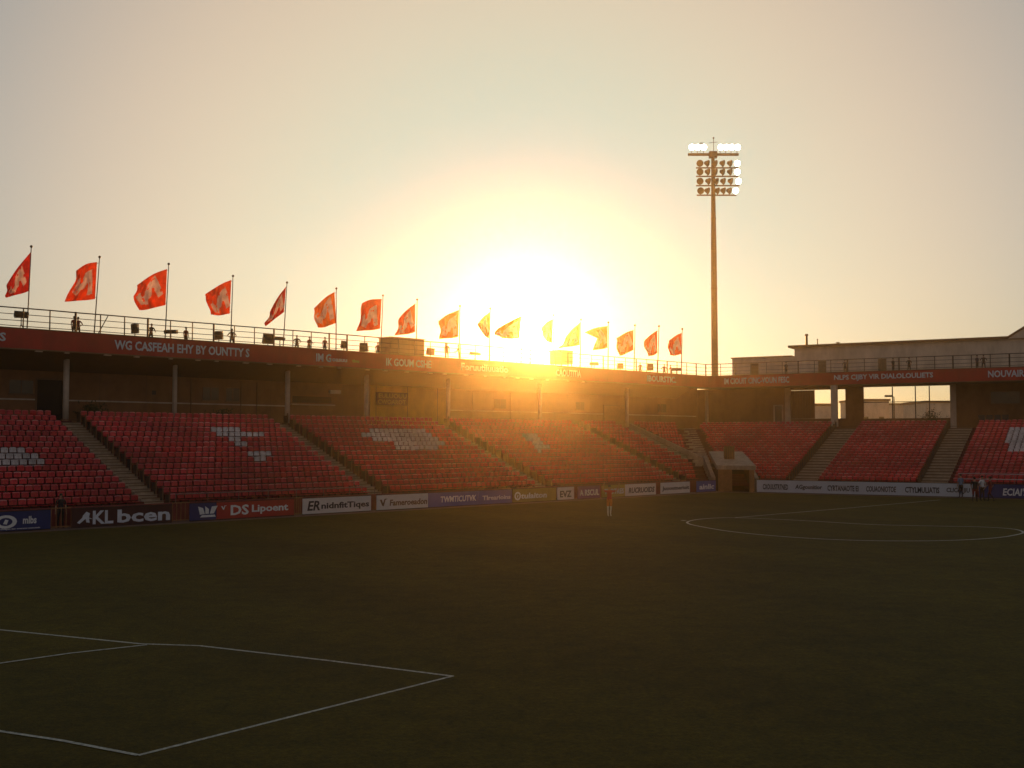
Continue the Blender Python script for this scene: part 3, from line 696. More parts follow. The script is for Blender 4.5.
for k, (bs, tp, ht_, hb, fly, lab) in enumerate(FL):
    base = onL(bs[0], bs[1], OFL+.75); base.z = 11.9; D = base.y
    top = at_depth(*tp, D); zb = base; 
    f_ = thing('flagpole', lab, 'flag', base, 'flags flying along the deck')
    fs_ = 1.0
    m = MB(); m.tube(base, top, .045*max(1, D/85), .03*max(1, D/85), 8); m.build('pole', M_pole, f_, True)
    m = MB(); m.ball(top, .095*max(1, D/95)); m.build('finial', M_steel, f_, True)
    NU, NV = 60, 46
    ea, es, ex0, ey0 = random.uniform(-.22,.22), random.uniform(.86,1.05), random.uniform(-.05,.05), random.uniform(-.05,.05)
    ph = random.uniform(0, 6); m = MB(); vs = []
    def edge(t_):   # fly edge polyline
        x = t_*2; i = min(int(x), 1); q = x-i; a_, b_ = fly[i], fly[i+1]; return (a_[0]+(b_[0]-a_[0])*q, a_[1]+(b_[1]-a_[1])*q)
    W_ = math.hypot(ht_[0]-fly[1][0], ht_[1]-fly[1][1]); H_ = hb[1]-ht_[1]
    for side in (0, 1):
        for j in range(NV+1):
            v = j/NV; hx, hy = ht_[0]+(hb[0]-ht_[0])*v, ht_[1]+(hb[1]-ht_[1])*v; ex, ey = edge(v)
            for i in range(NU+1):
                u_ = i/NU
                x, y = hx+(ex-hx)*u_, hy+(ey-hy)*u_
                sag = math.sin(math.pi*u_)*H_*.05*(1 if v < .5 else -.5)
                x += math.sin(v*7+ph+u_*3)*W_*.03*u_; y += sag*(-1)+math.sin(u_*6+ph)*H_*.018*u_
                dd = .26*math.sin(u_*7.5+ph+v*2.4)*min(1,u_*2.5)+.14*math.sin(u_*17+v*7+ph*2)*u_+.07*math.sin(u_*31-v*12+ph*3)*u_+.6*u_*math.sin(ph)
                p = at_depth(x, y, D+dd); 
                if side: p = p+V(0, .012, 0)
                vs.append(p)
    q = (NU+1)*(NV+1); fcs = []; mis = []
    for j in range(NV):
        for i in range(NU):
            a_ = j*(NU+1)+i; ux, vy = 1-(i+.5)/NU, 1-(j+.5)/NV
            gx, gy = (ux-.5-ex0)/es, (vy-.5-ey0)/es; gx, gy = .5+gx*math.cos(ea)-gy*math.sin(ea), .5+gx*math.sin(ea)+gy*math.cos(ea)
            mi = 1 if any(inpoly(gx, gy, e) for e in EMB) and noise.noise(V(ux*9+k*3, vy*9, k)) > -.45 else 0
            fcs.append((a_, a_+1, a_+NU+2, a_+NU+1)); mis.append(mi)
            fcs.append((q+a_, q+a_+NU+1, q+a_+NU+2, q+a_+1)); mis.append(mi)
    for i in range(NU):
        a_ = i; fcs.append((a_, q+a_, q+a_+1, a_+1)); mis.append(0); a_ = NV*(NU+1)+i; fcs.append((a_, a_+1, q+a_+1, q+a_)); mis.append(0)
    for j in range(NV):
        a_ = j*(NU+1)+NU; fcs.append((a_, q+a_, q+a_+NU+1, a_+NU+1)); mis.append(0)
    m.v = [tuple(p) for p in vs]; m.f = fcs; m.m = mis
    m.build('flag_cloth', [M_flag_dark if k in (0, 4) else (M_flag_amber if k in (5, 8, 9, 10, 11, 12, 13) else M_flag), M_femb], f_, True)
    m = MB()
    for t_ in (.04, .96):
        hp = (ht_[0]+(hb[0]-ht_[0])*t_, ht_[1]+(hb[1]-ht_[1])*t_); px = bs[0]+(tp[0]-bs[0])*(hp[1]-bs[1])/(tp[1]-bs[1])
        m.tube(at_depth(hp[0], hp[1], D), at_depth(px, hp[1]-.6, D), .014, n=5)
    m.build('halyard_clips', M_steel, f_)

# ------------------------------------------------------------------ floodlight mast
DM = 141.0
mb_ = at_depth(715, 384, DM); mx = mb_.x; zs = lambda y: CH+(at_depth(715, y, DM).z-CH)
fm = thing('floodlight_mast', 'tall slender floodlight mast behind the stand corner, some lamps lit', 'floodlight', (mx, DM, 0))
m = MB(); ztop = zs(156); m.tube((mx,DM,0), (mx,DM,zs(250)), .50, .36, 16); m.tube((mx,DM,zs(250)), (mx,DM,ztop), .355, .22, 16); m.build('mast', M_pole if False else M_trim, fm, True)
for z in (12, 24, 33):
    m = MB(); m.tube((mx,DM,z), (mx,DM,z+.25), .6-.008*z, .6-.008*z, 16); m.build('flange', M_trim, fm, True)
M_lit = mat('lit_lamp_glass', (.9,.9,.85), .3, emit=((1.0,.93,.78), 14.0))
M_unlit = mat('unlit_lamp_glass', (.10,.06,.03), .25, scale=3)
PXM = DM/F
def xw(px): return mx+(px-715)*PXM
m = MB()
for z in range(16, 78): m.bar((mx-.16,DM-.62+z*.0035,z*.5), (mx+.16,DM-.62+z*.0035,z*.5), .025)
for sx in (-.17,.17): m.bar((mx+sx,DM-.56,8), (mx+sx,DM-.36,38.8), .03)
m.build('ladder', M_steel, fm)
rows = [(148.5, [693,699,705,722,727.5,733,739], 1), (164.5, [701,709,717,724.5,732,738.5], 0), (173, [701,709.5,717,724.5,732,738.5], 0),
        (182.3, [701,710,718,725,732.5,739.5], 0), (191.8, [701.5,709,719,725,731,736.5], 0)]
for ri, (y, xs, top) in enumerate(rows):
    zr = zs(y); m = MB(); yb = zr-(.85 if top else .5)
    m.bar((xw(xs[0]-3.5),DM-.25,yb), (xw(xs[-1]+1.5),DM-.25,yb), .16 if not top else .3); m.build('crossarm', M_trim, fm)
    for xi, x in enumerate(xs):
        lit = top or xi == len(xs)-1
        jx = xw(x); c_ = V(jx, DM-.6, zr); r_ = .42
        lamp = MB(); d = V(-.12 if x < 715 else .12, -1, -.28).normalized()
        if not lit and xi > 0: d = V(.85, -.5, -.3).normalized()
        lamp.tube(c_, c_-d*.45, r_, r_*.45, 14); lamp.tube(c_+d*.06, c_, r_+.03, r_+.03, 14)
        lp = lamp.build('lamp_housing', M_trim, fm, False)
        g_ = MB(); g_.tube(c_+d*.062, c_+d*.09, r_*.94, r_*.86, 14); sub(g_, 'lens', M_lit if lit else M_unlit, lp)
        g_ = MB(); g_.bar(c_-d*.3, (jx, DM-.25, yb), .07); sub(g_, 'bracket', M_trim, lp)
m = MB(); m.cbox((mx,DM-.1,zs(155)), 1.0,.7,.8); m.build('control_box', M_trim, fm)
m = MB(); m.tube((mx+.1,DM,ztop), (mx+.1,DM,zs(138)), .035); m.ball((mx+.1,DM,zs(138)), .12); m.tube((mx-.5,DM,zs(143)),(mx+.6,DM,zs(142)),.03,n=6); m.build('lightning_rod', M_steel, fm)
m = MB(); m.tube((xw(702),DM,zs(156)), (xw(702),DM,zs(143)), .03, n=6); m.tube((xw(702),DM,zs(143)), (xw(705.5),DM,zs(143.2)), .06, n=6); m.build('aviation_light_bracket', M_trim, fm)

# ------------------------------------------------------------------ pale building on the right deck
bd = thing('roof_building', 'pale flat roofed building standing on the deck at the right', 'building', R(-10, 31, 11.9))
bo = 30.0
def bpx(x): return sR(x, bo)
m = MB()
a0, a1, a2, a3 = bpx(733), bpx(794.5), bpx(1011), S_R1+10
m.box(R(a0,bo,11.9), uR*(a1-a0+.2), nR*8, V(0,0,14.62-11.9)); m.build('low_wing', M_bldg, bd)
m = MB(); m.box(R(a1+.2,bo-.25,11.9), uR*(a2-a1-.2), nR*9, V(0,0,15.62-11.9)); m.box(R(a2,bo-.27,11.9), uR*(a3-a2), nR*9.1, V(0,0,15.6-11.9)); m.build('main_block', M_bldg, bd)
m = MB(); m.box(R(a0-.15,bo-.12,14.622), uR*(a1-a0-.05), nR*8.2, V(0,0,.13)); m.box(R(a1-.45,bo-.7,15.622), uR*(a2-a1+.5), nR*9.6, V(0,0,.26)); m.build('roof', M_trim, bd)
g0 = R(a2,bo-.7,15.62); g1 = R(a2+3.2,bo-.7,17.6); g2 = R(a3,bo-.7,18.2)
m = MB(); bk = nR*9.2
pv = [g0, g1, g2, V(g2.x,g2.y,15.62)]
m.add(pv+[p+bk for p in pv], [(0,1,2,3),(7,6,5,4),(0,4,5,1),(1,5,6,2),(2,6,7,3),(3,7,4,0)]); m.build('raised_gable', M_bldg, bd)
m = MB(); m.bar(g0+V(0,0,.14), g1+V(0,0,.14), .3, .2); m.build('gable_coping', M_trim, bd)
m = MB(); 
for x in (752, 820, 880): m.box(R(bpx(x), bo-.3 if x > 794 else bo-.04, 11.95), uR*.9, nR*.035, V(0,0,2.0))
m.build('service_door', M_glass, bd)
for x, h, w, lb in ((807, 1.35, .22, 'taller dark vent pipe on the pale building roof'), (818, .72, .09, 'thin vent pipe right of the taller one'), (838.5, .22, .3, 'low vent cap on the pale building roof')):
    v_ = thing('vent_pipe', lb, 'vent', R(bpx(x), bo+.4, 15.88))
    m = MB(); m.tube(R(bpx(x),bo+.4,15.88), R(bpx(x),bo+.4,15.88+h*.85), w*.7, w*.6, 10); m.build('pipe', M_steel, v_)
    m = MB(); m.tube(R(bpx(x),bo+.4,15.88+h*.85), R(bpx(x),bo+.4,15.88+h), w, w*.8, 10); m.build('cap', M_trim, v_)

# ------------------------------------------------------------------ tunnel
tn = thing('players_tunnel', 'concrete players tunnel under the corner steps with dark opening', 'tunnel', R((TUN0+TUN1)/2, 0, 0))
def TT(s, o, z=0): p = R(s, 0)+mdir*o; return V(p.x, p.y, z)
nT = mdir; uT = uR; s0, s1 = TUN0, TUN1; o_ = .15; zr = 2.05
m = MB(); m.box(TT(s0+.02,o_+.1,0), uT*.5, nT*.35, V(0,0,zr)); m.build('portal_jamb', M_wood, tn)
m = MB(); m.box(TT(s1-.42,o_+.1,0), uT*.42, nT*.35, V(0,0,zr)); m.build('portal_jamb', M_wood, tn)
m = MB(); m.box(TT(s0+.52, o_+.3, 0), uT*.85, nT*.2, V(0,0,zr)); m.build('side_panel', M_wood, tn)
m = MB(); m.box(TT(s0+.1,o_+.2,.012), uT*(s1-s0-.2), nT*5, V(0,0,.01)); m.build('tunnel_floor', M_dark, tn)  # floor and inner walls coloured dark to stand for the tunnel's shade
m = MB(); m.box(TT(s0+.02,o_+.46,0), uT*.3, nT*5.5, V(0,0,zr)); m.box(TT(s1-.2,o_+.46,0), uT*.2, nT*5.5, V(0,0,zr)); m.build('side_wall', M_soffit, tn)
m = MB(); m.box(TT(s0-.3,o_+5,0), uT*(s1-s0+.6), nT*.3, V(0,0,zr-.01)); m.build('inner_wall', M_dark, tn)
m = MB(); A_ = [TT(s0-.15,o_,zr+.002), TT(s1+.15,o_,zr+.002), TT(s1+.0,o_+7.2,zr+1.25), TT(s0+.0,o_+7.2,zr+1.25)]
m.add(A_+[p+V(0,0,.38) for p in A_], [(0,3,2,1),(4,5,6,7),(0,1,5,4),(1,2,6,5),(2,3,7,6),(3,0,4,7)]); m.build('canopy', M_aisle, tn)
m = MB()
for s_, w in ((s0-.55, .38), (s1+.17, .38)):
    m.add([TT(s_,1.0,0), TT(s_+w,1.0,0), TT(s_+w,7.5,0), TT(s_,7.5,0), TT(s_,1.0,1.3), TT(s_+w,1.0,1.3), TT(s_+w,7.5,3.2), TT(s_,7.5,3.2)], [(0,3,2,1),(4,5,6,7),(0,1,5,4),(1,2,6,5),(2,3,7,6),(3,0,4,7)])
m.build('wing_wall', M_aisle, tn)
m = MB(); m.box(TT(s0+.3,o_+7.2,1.0), uT*(s1-s0-.3), nT*.3, V(0,0,2.62)); m.build('back_parapet', M_aisle, tn)
gt = thing('cage_gate', 'small rusty barred cage standing on the tunnel canopy', 'gate', TT(s0+1.3, 4, 3.1))
m = MB()
for i in range(6): p = TT(s0+1.1+i*.17, 3.2, 2.95); m.bar(p, p+V(0,0,1.25), .035)
m.build('bars', M_steel, gt)
m = MB()
for z in (3.0, 4.2): m = MB(); m.bar(TT(s0+1.05,3.2,z), TT(s0+2.05,3.2,z), .06); m.build('frame_bar', M_wood, gt)
m = MB(); m.box(TT(s0+1.05,3.3,2.98), uT*1.0, nT*.5, V(0,0,1.15)); m.build('box', M_wood, gt)

# ------------------------------------------------------------------ advertising boards
BH = 1.05
def board(fr, x0, x1, mp, label, texts=(), h=BH, emblem=None, o=0.0, group='advertising boards around the pitch', ext=None):
    if fr is L: p0, p1, u, n_, Pt = onL(x0, 500, o), onL(x1, 500, o), uL, nL, L
    else: p0, p1, u, n_, Pt = onR(x0, 495, o), onR(x1, 495, o), uR, nR, R
    p0.z = p1.z = 0; w = (p1-p0).length
    b_ = thing('advertising_board', label, 'advertising board', (p0+p1)/2, group)
    m = MB(); m.box(p0+V(0,0,.06), u*w, n_*.07, V(0,0,h-.06)); m.build('panel', mp, b_)
    m = MB()
    k = max(2, int(w/2.2)+1)
    for i in range(k):
        q = p0+u*(w*(i+.5)/k)+n_*.08; m.bar(q+V(0,0,h*.9), q+n_*.55, .05); m.bar(q, q+V(0,0,h*.9), .05)
    m.build('support', M_steel, b_)
    m = MB(); m.box(p0-n_*.012+V(0,0,h+.002), u*w, n_*.09, V(0,0,.035)); m.box(p0-n_*.012+V(0,0,.02), u*w, n_*.09, V(0,0,.038)); m.build('frame', M_steel, b_)
    for (a, b, z0, hh, s, mm, sh) in texts:
        mb = text_obj(s, p0+u*(w*a)-n_*.004+V(0,0,z0), u, w*(b-a), hh, None, '', None, .012, shear=sh); mb.build('lettering', mm, b_)
    if emblem: emblem(b_, p0-n_*.006, u, w, n_)
    return b_
def poly_emblem(polys, x0, w_, z0, h_, mm, name='emblem'):
    def f(b_, p0, u, w, n_):
        m = MB()
        for pl in polys:
            vs = [p0+u*(x0*w+q[0]*w_)+V(0,0,z0+q[1]*h_)-n_*.01 for q in pl]; k = len(vs)
            m.add(vs+[v+n_*.008 for v in vs], [tuple(range(k)), tuple(range(k, 2*k))[::-1]]+[(i, k+i, k+(i+1)%k, (i+1)%k) for i in range(k)])
        m.build(name, mm, b_)
    return f
ring = []
for i in range(16):
    a, b = i/16*2*math.pi, (i+1)/16*2*math.pi
    ring.append([(.5+.5*math.cos(a),.5+.5*math.sin(a)),(.5+.5*math.cos(b),.5+.5*math.sin(b)),(.5+.3*math.cos(b),.5+.3*math.sin(b)),(.5+.3*math.cos(a),.5+.3*math.sin(a))])
ring.append([(.38,.35),(.55,.3),(.62,.62),(.48,.68)])
crest = [[(.1,.02),(.9,.02),(.85,.2),(.2,.2)], [(.1,.25),(.0,.95),(.25,.8),(.35,.3)], [(.38,.3),(.36,.95),(.55,.7),(.55,.3)], [(.6,.3),(.7,.9),(1.0,.95),(.8,.3)]]
kick = [[(.35,.7),(.55,1.0),(.75,.85),(.7,.5),(.95,.35),(.7,.4),(.75,.05),(.55,.1),(.5,.4),(.15,.0),(.0,.1),(.3,.5)]]
tick = [[(.0,.9),(.25,.9),(.4,.4),(.6,1.0),(1.0,1.0),(.7,.85),(.5,.0),(.35,.0)]]
board(L, -26, 51, M_navy, 'navy advertising board with round badge and mlbs lettering', [(.63,.81,.38,.40,'mlbs',M_wlet,0),(.34,.86,.10,.09,'alwayes eur everwet wemetals',M_wlet,0)], emblem=poly_emblem(ring,.26,1.15,.18,.70,M_wlet))
board(L, 72, 172, M_marb, 'dark maroon board with tall pale bcen lettering', [(.20,.40,.16,.74,'KL',M_letter,0),(.44,.98,.16,.74,'bcen',M_letter,0)], emblem=poly_emblem(kick,.05,.95,.22,.65,M_letter))
board(L, 190, 216.5, M_navy, 'small navy board with a white crest', [], emblem=poly_emblem(crest,.30,1.3,.2,.7,M_wlet))
board(L, 217, 294, M_redb, 'red advertising board with white DS lettering', [(.17,.40,.24,.62,'DS',M_wlet,0),(.44,.92,.24,.58,'Lipoent',M_wlet,0)], emblem=poly_emblem(tick,.05,.4,.6,.25,M_wlet))
board(L, 303, 371, M_whb, 'white board with heavy dark lettering beside the red board', [(.06,.24,.26,.62,'ER',M_dlet,.2),(.26,.97,.22,.52,'nidnfitTiqes',M_dlet,0)])
board(L, 377, 428, M_whb, 'off white board with thin brown script lettering', [(.24,.98,.30,.42,'Fameroeadon',M_trim,.1)], emblem=poly_emblem(tick,.05,.7,.3,.5,M_trim))
board(L, 428.3, 478, M_blue, 'violet blue board with white capitals', [(.24,.96,.34,.44,'TWMTICUTVK',M_wlet,.1)])
board(L, 478.3, 512, M_blue, 'faded violet blue board with small round badge and lettering', [(.12,.95,.34,.34,'TIrearioins',M_letter,0)])
board(L, 513, 556, M_olive, 'olive board with pale script in the sun glare', [(.18,.78,.30,.44,'tulaiton',M_wlet,.1)], emblem=poly_emblem(ring,.03,.7,.2,.65,M_wlet))
board(L, 557.5, 574, M_whb, 'short white board lettered EVZ', [(.15,.85,.24,.52,'EVZ',M_dlet,0)])
board(L, 578, 600, M_purp, 'small purple board left of the leaping player', [(.08,.95,.28,.5,'A RSCUL',M_wlet,0)])
board(L, 602, 625, M_olive, 'brown board partly behind the leaping player', [(.1,.95,.3,.45,'TVOTRES',M_letter,0)])
board(L, 625.5, 656, M_whb, 'white board with italic capitals right of the leaping player', [(.1,.95,.28,.48,'RUCRUOIDS',M_dlet,.2)])
board(L, 661, 690, M_whb, 'narrow white board with long small word near the corner', [(.04,.97,.28,.44,'Juooutnerioit',M_dlet,0)])
board(L, 697, 716, M_blue, 'small blue board at the stand corner by the tunnel', [(.12,.9,.28,.48,'ainlic',M_wlet,.1)])
tx = [(.03,.155,'CXOUUSTRTNED'),(.19,.32,'AGgounitior'),(.345,.49,'CYRTANAOTE EI'),(.525,.66,'COUAONIOTOE'),(.70,.85,'CTYLMULIATIS'),(.88,.98,'CLICer JIU')]
board(R, 757, 975, M_pblue, 'very long pale blue board right of the tunnel', [(a,b,.30,.50,s,M_dlet,.1 if i % 2 else 0) for i,(a,b,s) in enumerate(tx)], h=1.15)
board(R, 979, 1060, M_navy, 'navy board with white lettering behind the group of players', [(.30,.60,.24,.62,"ECIAI's",M_wlet,.15)], h=1.15)
# barred gates in the gaps between boards
def bar_gate(x0, x1, lb):
    p0, p1 = onL(x0,500,.15), onL(x1,500,.15); p0.z = p1.z = 0; w = (p1-p0).length
    gt = thing('gate', lb, 'gate', (p0+p1)/2)
    n = max(4, int(w/.22)); m = MB()
    for i in range(n+1): q = p0+uL*(w*i/n); m.bar(q+V(0,0,.03), q+V(0,0,1.12), .03)
    m.build('bars', M_wood, gt)
    m = MB(); m.bar(p0+V(0,0,1.12), p1+V(0,0,1.12), .05); m.bar(p0+V(0,0,.12), p1+V(0,0,.12), .05); m.build('frame', M_wood, gt)
bar_gate(172.5, 189.5, 'brown barred gate between the maroon board and the crest board')
bar_gate(51.5, 71.5, 'dark barred gate between the navy board and the maroon board')
bar_gate(294.5, 302.5, 'narrow barred gate between red board and white board')

# low handrail in front of the first rows
for (fr, a_, b_, lb) in ((L, 31.8+1.2, 48, 'low rail before the first row of the second block'), (R, -14.5, 3, 'white low rails before the first rows at the far right')):
    rl = thing('handrail', lb, 'handrail', fr(a_, 1.7, .9)); u = uL if fr is L else uR
    m = MB(); o_ = 1.7 if fr is L else 1.7
    for z in ((1.55,) if fr is L else (1.5, 1.95)): m.tube(fr(a_,o_,z), fr(b_,o_,z), .03, n=6)
    m.build('rail', M_pole if fr is L else M_white, rl); m = MB(); k = int((b_-a_)/2)
    for i in range(k+1): m.tube(fr(a_+(b_-a_)*i/k,o_,.9), fr(a_+(b_-a_)*i/k,o_,1.55 if fr is L else 1.95), .025, n=6)
    m.build('posts', M_pole, rl)

# ------------------------------------------------------------------ people
def skin_body(J, E, root=0):
    me = bpy.data.meshes.new('person'); me.from_pydata([j[0] for j in J], E, [])
    ob = bpy.data.objects.new('tmp', me); C.objects.link(ob)
    md = ob.modifiers.new('s', 'SKIN'); 
    for i, v in enumerate(me.skin_vertices[0].data):
        r = J[i][1]; v.radius = r if isinstance(r, tuple) else (r, r); v.use_root = (i == root)
    ob.modifiers.new('sub', 'SUBSURF').levels = 1
    dg = bpy.context.evaluated_depsgraph_get(); res = bpy.data.meshes.new_from_object(ob.evaluated_get(dg))
    C.objects.unlink(ob); bpy.data.objects.remove(ob); return res
def person(loc, yaw, pose, cols, label, group=None, h=1.8, cat='person'):
    """cols: shirt, shorts/trousers, lower leg, shoe materials"""
    k = h/1.8
    hipx, sh = .10, .20
    P = {'stand': dict(la=[(-.24,0,1.18),(-.26,-.06,.92)], ra=[(.24,0,1.18),(.26,-.06,.92)], lf=[(-.11,-.01,.50),(-.12,.01,.09)], rf=[(.11,-.01,.50),(.13,.01,.09)]),
         'hips': dict(la=[(-.38,.03,1.2),(-.2,-.08,1.05)], ra=[(.38,.03,1.2),(.2,-.08,1.05)], lf=[(-.15,0,.50),(-.2,.02,.09)], rf=[(.14,0,.50),(.18,.02,.09)]),
         'walk': dict(la=[(-.25,.12,1.2),(-.24,-.02,.98)], ra=[(.25,-.10,1.18),(.24,-.26,1.0)], lf=[(-.10,-.20,.54),(-.10,-.18,.12)], rf=[(.10,.06,.50),(.10,.34,.16)]),
         'arms_up': dict(la=[(-.42,-.02,1.52),(-.36,-.06,1.80)], ra=[(.44,-.02,1.46),(.52,-.06,1.72)], lf=[(-.10,-.04,.50),(-.08,.03,.09)], rf=[(.08,-.02,.50),(.07,.02,.09)]),
         'lean': dict(la=[(-.28,-.16,1.2),(-.2,-.40,1.12)], ra=[(.28,-.16,1.2),(.2,-.40,1.12)], lf=[(-.11,0,.50),(-.12,.03,.09)], rf=[(.11,-.02,.50),(.13,.01,.09)])}[pose]
    lean = -.10 if pose == 'lean' else 0
    J = [((0,0,.98),(.155,.11)), ((0,lean*.3,1.12),(.135,.10)), ((0,lean*.8,1.34),(.165,.115)), ((0,lean,1.46),(.10,.08)), ((0,lean-.01,1.53),(.055,.055)),
         ((0,lean-.025,1.60),(.065,.075)), ((0,lean-.02,1.69),(.078,.092)), ((0,lean-.01,1.755),(.06,.07))]
    E = [(0,1),(1,2),(2,3),(3,4),(4,5),(5,6),(6,7)]
    def chain(start, pts):
        prev = start
        for p, r in pts: J.append((p, r)); E.append((prev, len(J)-1)); prev = len(J)-1
    for sx, key in ((-1,'la'), (1,'ra')):
        el, wr = P[key]; S_ = (sx*sh, lean, 1.43); d = Vector(wr)-Vector(el); d.normalize(); hp = Vector(wr)+d*.09
        chain(3, [(S_, .062), (el, .043), (wr, .029), (tuple(hp), (.036,.02))])
    for sx, key in ((-1,'lf'), (1,'rf')):
        kn, an = P[key]; chain(0, [((sx*hipx,0,.88), .095), (((sx*hipx+kn[0])/2, kn[1]/2, .70), .082), (kn, .056), ((kn[0]*.5+an[0]*.5, kn[1]*.5+an[1]*.5+.02, (kn[2]+an[2])/2+.05), .052), (an, .036), ((an[0], an[1]-.13, an[2]-.045), (.042,.03))])
    me = skin_body(J, E)
    mb = MB(); mats_ = [M_skin]+list(cols)
    mb.v = [tuple(v.co) for v in me.vertices]; mb.f = [tuple(p.vertices) for p in me.polygons]
    for p in me.polygons:
        c = p.center; z, ax = c.z, abs(c.x); arm = (z > 1.0 and (ax > .255 or c.y < -.2)) or (z > .8 and ax > .21)
        if z > 1.505 and not (arm and pose == 'arms_up' and ax > .2): mi = 0
        elif arm: mi = 0 if (ax > .33 or z < 1.22 or c.y < -.25) and len(cols) > 4 else (1 if z > 1.2 else 0)
        elif z > .98: mi = 1
        elif z > .58: mi = 2
        elif z > .12: mi = 3
        else: mi = 4
        mb.m.append(mi)
    bpy.data.meshes.remove(me)
    # fingers and thumb, face relief
    for key, sx in (('la',-1), ('ra',1)):
        el, wr = map(Vector, P[key]); d = (wr-el).normalized(); side = d.orthogonal().normalized(); pal = wr+d*.125
        for fi, (off, ln) in enumerate(((-.03,.065),(-.01,.08),(.01,.075),(.03,.055))):
            a_ = pal+side*off; b_ = a_+d*ln*.55; c_ = b_+(d+V(0,-.5,0)).normalized()*ln*.5
            mb.tube(a_-d*.03, b_, .010, .009, 6); mb.tube(b_, c_, .009, .006, 6)
        th = wr+d*.06+side*.03; mb.tube(th, th+(d*.5+side).normalized()*.05, .012, .008, 6)
    hy = lean-.02
    mb.add([(-.014,hy-.088,1.655),(.014,hy-.088,1.655),(0,hy-.118,1.662),(0,hy-.088,1.70)], [(0,1,2),(1,3,2),(3,0,2)])
    for sx in (-1, 1): mb.ball((sx*.03,hy-.086,1.70), .010, nu=6, nv=4, mi=5); mb.ball((sx*.082,hy+.01,1.68), .022, .4, .8, 1.2, 6, 5)
    mb.cbox((0,hy-.088,1.632), .045,.012,.010, mi=5)
    ct, st_ = math.cos(yaw), math.sin(yaw)
    T = lambda v: (loc[0]+k*(v[0]*ct-v[1]*st_), loc[1]+k*(v[0]*st_+v[1]*ct), loc[2]+k*v[2])
    zmin = min(v[2] for v in mb.v); mb.v = [T((v[0],v[1],v[2]-zmin)) for v in mb.v]
    root = mb.build('person', mats_[:5]+[M_hair], smooth=True, origin=loc)
    hb_ = MB(); hb_.ball((0,hy+.018,1.725), .094, .92, 1.04, 1.0, 12, 8)
    hb_.v = [v for v in hb_.v]; hb_.v = [T((v[0], v[1], max(v[2],1.66)-zmin)) for v in hb_.v]
    hr = hb_.build('hair', M_hair, root, True)
    tag(root, label, cat, group); return root
c_red = mat('red_jersey', (.45,.04,.03), .8); c_dred = mat('dark_red_kit', (.16,.02,.025), .8); c_white = mat('white_shirt', (.62,.64,.70), .8)
c_dark = mat('dark_clothes', (.02,.02,.026), .85); c_navy = mat('navy_clothes', (.03,.04,.09), .85); c_orange = mat('orange_shorts', (.50,.17,.04), .8)
c_wsock = mat('white_socks', (.6,.58,.54), .8); c_boot = mat('boots', (.5,.48,.42), .6); c_bl = mat('blue_grey_shirt', (.16,.22,.34), .8)
p = on_z(609.5, 516.2); person(V(p.x,p.y,.008), .25, 'arms_up', [c_red, c_orange, c_wsock, c_boot, 1], 'player in red shirt and orange shorts alone on the pitch, arms raised', h=1.98)
p = on_z(961, 497.6); person(V(p.x,p.y,.008), math.pi+.3, 'stand', [c_bl, c_dark, c_navy, c_dark, 1], 'person in grey top standing close to the long pale board', h=1.98)
for px, py, yw, ps, cl, lb in ((975,502.3,2.6,'walk',[c_dark,c_dred,c_dark,c_dark,1],'dark clad player at the left of the group'),
        (982.5,500.8,.5,'hips',[c_white,c_dark,c_dark,c_dark,1],'player in white shirt in the middle of the group'),
        (990.5,501.6,-2.4,'walk',[c_dred,c_dred,c_dark,c_dark,1],'player in dark red kit at the right of the group')):
    p = on_z(px, py); person(V(p.x,p.y,.008), yw, ps, cl, lb, 'players gathered near the navy board', h=2.0)
p = onL(60.5, 520, .75); person(V(p.x,p.y,.006), .6, 'stand', [c_dark,c_dark,c_dark,c_dark], 'steward in black standing behind the barred gate at left', h=1.9)
p = L(sL(3,6.5),OL0+5*pL_+.15); 
# seated / standing people and gear on the deck
dk = [('p',74,19.5,'stand'),('p',78,19.8,'hips'),('p',151,20.5,'lean'),('p',186,20.8,'stand'),('p',297,20.5,'hips'),('p',309,20.8,'lean'),('p',325,20.2,'stand'),
      ('p',378,21,'stand'),('p',447,17.2,'stand'),('p',459.5,18.0,'lean'),('p',232,19.5,'hips'),('p',640,20.6,'stand'),('p',664,20.4,'hips'),('p',671,20.6,'lean')]
dl = ['person left of the pair behind the second flagpole','person right of the pair behind the second flagpole','person leaning on the deck left of the third flagpole',
 'person on the deck right of the third flagpole','person on the deck right of the fifth flag','person leaning on the deck between fifth and sixth flags','person on the deck left of the sixth flagpole',
 'person on the deck at the seventh flagpole','person standing right of the deck cabin','person leaning beside the ninth flagpole','person on the deck at the fourth flagpole',
 'person on the deck right of the small box','person standing between the last two flagpoles','person leaning near the last flagpole']
for (k_, x, o, ps), lb in zip(dk, dl):
    p = onL(x, 330, o-2.6); p.z = 11.9
    person(p, random.uniform(-1.2,1.2), ps, random.choice([[c_dark,c_dark,c_dark,c_dark],[c_navy,c_dark,c_dark,c_dark],[c_dred,c_dark,c_dark,c_dark]]), lb, 'people on the upper deck', h=1.62)
for x, ps, lb in ((786,'stand','person in front of the low wing of the pale building'),(845,'lean','person leaning on the right deck railing'),(893,'stand','person standing on the right deck left of the dark one'),
                  (909,'hips','person in dark clothes on the right deck'),(977,'stand','person on the right deck near the gable, left of two'),(983.5,'hips','person on the right deck near the gable, right of two')):
    p = onR(x, 360, 23.4); p.z = 11.9
    person(p, random.uniform(-1,1), ps, random.choice([[c_dark,c_dark,c_dark,c_dark],[c_navy,c_dark,c_dark,c_dark]]), lb, 'people on the right deck', h=1.66)
